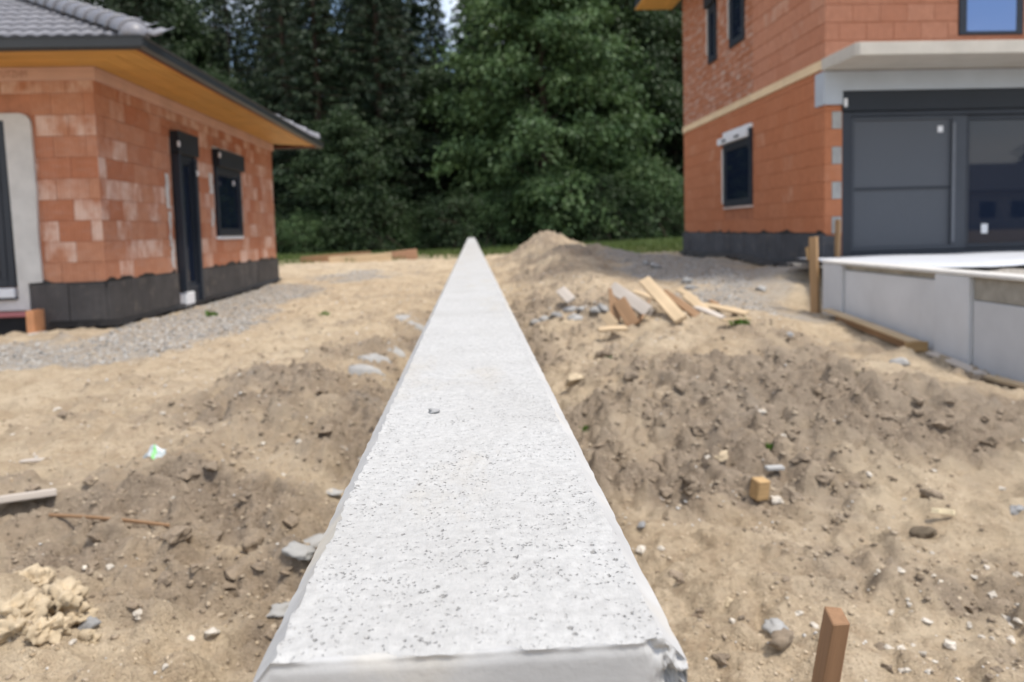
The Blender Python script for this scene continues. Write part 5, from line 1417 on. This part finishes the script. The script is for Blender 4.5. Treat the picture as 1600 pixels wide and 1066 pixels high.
# uncountable crumbs of earth and gravel, each one a mass
def crumbs(name, n, xr, yr, rlo, rhi, mat, label, wfun, seed, power=1.0):
    rng = np.random.default_rng(seed)
    u = rng.random(n * 6); y = yr[0] * (yr[1] / yr[0]) ** (u ** power); x = rng.uniform(xr[0], xr[1], n * 6) * (y / yr[1]) ** .55
    keep = (rng.random(n * 6) < wfun(x, y)) & (np.abs(x - WC) > .17) & ~((x > WX - .03) & (y < 8.9)) & ~((x > RX - .08) & (y > RY0 - .1)) & ~((x < LX + .08) & (y > LY0 - .08))
    x, y = x[keep][:n], y[keep][:n]; n = len(x)
    r = rng.uniform(rlo, rhi, n) * rng.uniform(.5, 1.0, n) * (0.5 + .2 * np.minimum(y, 9))
    base = np.array([(1, 0, 0), (-1, 0, 0), (0, 1, 0), (0, -1, 0), (0, 0, 1), (0, 0, -1), (.62, .62, .5), (-.62, .6, .5), (-.6, -.62, .5), (.6, -.6, .5)], float)
    fc_ = np.array([(6, 4, 0), (6, 2, 4), (7, 4, 2), (7, 1, 4), (8, 4, 1), (8, 3, 4), (9, 4, 3), (9, 0, 4), (0, 2, 6), (2, 1, 7), (1, 3, 8), (3, 0, 9), (0, 5, 2), (2, 5, 1), (1, 5, 3), (3, 5, 0)])
    v = base[None] * (1 + rng.uniform(-.35, .35, (n, 10, 1))) * np.array([1.1, .95, .75]) * r[:, None, None]
    a = rng.uniform(0, 6.28, n); ca, sa = np.cos(a)[:, None], np.sin(a)[:, None]
    vx = v[:, :, 0] * ca - v[:, :, 1] * sa + x[:, None]; vy = v[:, :, 0] * sa + v[:, :, 1] * ca + y[:, None]; vz = v[:, :, 2] + (gz(x, y) - r * .05)[:, None]
    F_ = (fc_[None] + (np.arange(n) * 10)[:, None, None]).reshape(-1, 3)
    me = mesh_np(name, np.stack([vx, vy, vz], -1).reshape(-1, 3), F_)
    o = link(name, me, MT[mat] if isinstance(mat, str) else mat); tag(o, label, name.replace('_', ' '), kind='stuff'); return o
def m_crumb(name, a, b):
    k = NM(name, .95, .12); g = k.n.new('ShaderNodeNewGeometry').outputs['Random Per Island']; k.col(k.mix(g, a, b)); k.bump(k.noise(90, 3), .004); return k.m
crumbs('earth_crumbs', 8000, (-5, 4.6), (1.25, 12), .003, .016, m_crumb('earth_crumb', (.18, .14, .10), (.42, .345, .26)), 'loose brown crumbs of dug earth beside the wall', lambda x, y: masks(x, y)[0] * .9 + .03, 5)
crumbs('sand_crumbs', 6000, (-5, 4.6), (1.25, 12), .003, .011, m_crumb('sand_crumb', (.34, .26, .17), (.58, .48, .36)), 'fine yellow crumbs of sand on the trodden ground', lambda x, y: 1 - masks(x, y)[0] * .8, 6)
crumbs('chips', 1800, (-5, 4.6), (1.25, 14), .003, .009, m_crumb('pale_chip', (.46, .44, .42), (.72, .70, .67)), 'tiny white mortar and stone chips in the soil', lambda x, y: smooth(.0, .5, fbm(x, y, .8, 3, 131)) + .12, 7)
crumbs('gravel', 15000, (-9, 6), (5.5, 22), .004, .012, m_crumb('gravel_stone', (.20, .19, .175), (.54, .52, .49)), 'grey crushed gravel spread along both houses', lambda x, y: masks(x, y)[1] * .6, 8, .8)

# small weeds
MT['weed'] = m_leaf('weed_leaves', (.08, .16, .03), (.14, .24, .05), (.14, .2, .05), .3)
for i, (px, py, s, lab) in enumerate([(1156, 508, .11, 'green weed tuft on the earth right of the board heap'), (330, 492 + 3, .12, 'green weed tuft at the edge of the bungalow gravel'), (955, 572, .09, 'green weed on the soil below the board heap'),
                                      (1202, 700, .05, 'tiny green weed at the foot of the white mound stone'), (915, 668, .05, 'tiny green weed beside the right edge of the wall'), (508, 495, .08, 'small green weed in the sand left of the wall')]):
    x, y, z = on_ground(px, py); rng = np.random.default_rng(500 + i); n = 60
    P = rng.normal(size=(n, 3)) * np.array([.3, .3, .02]) * s; D = rng.normal(size=(n, 3)) * .6 + np.array([0, 0, .8])
    o = link('weed', leaf_mesh('weed', P, D, s * rng.uniform(.4, 1, n), .16, rng), MT['weed']); o.location = (x, y, z)
    tag(o, lab, 'weed')

# ================================================================== the far side of the site, mirrored in the glass doors
nh = empty('neighbour_house', (50, -47, -1.2)); tag(nh, 'white plastered house with dark roof mirrored in the sliding door glass', 'house')
nwm = m_plain('white_render', (.55, .55, .54), .9, .08)
nw = MB().box(42, 58, -54, -44, -1.6, 2.4).build('wall', nwm, nh)
MB().poly([(41.3, -54.7, 2.4), (58.7, -54.7, 2.4), (58.7, -43.3, 2.4), (41.3, -43.3, 2.4), (45, -49, 5.2), (55, -49, 5.2)], [(0, 1, 5, 4), (1, 2, 5), (2, 3, 4, 5), (3, 0, 4), (3, 2, 1, 0)]).build('roof', MT['gutter'], nh)
for i in range(5):
    x0 = 43.2 + i * 3.0
    f_ = MB().box(x0, x0 + 1.5, -43.99, -43.93, -.1, 1.4).build('window', MT['frame'], nh); MB().box(x0 + .08, x0 + 1.42, -43.93, -43.92, 0, 1.3).build('pane', MT['glass'], f_)
for i, (x, y) in enumerate([(34, -52), (40, -60), (62, -55), (68, -60), (28, -62), (20, -64), (12, -60), (4, -64)]):
    plant('broadleaf_tree', BT[2], MT['leaf_d'], (x, y, -1.3), (1.2, 1.2, 1.1), i, 'broadleaf tree behind the white house mirrored in the glass', 'tree', 'trees mirrored in the glass')
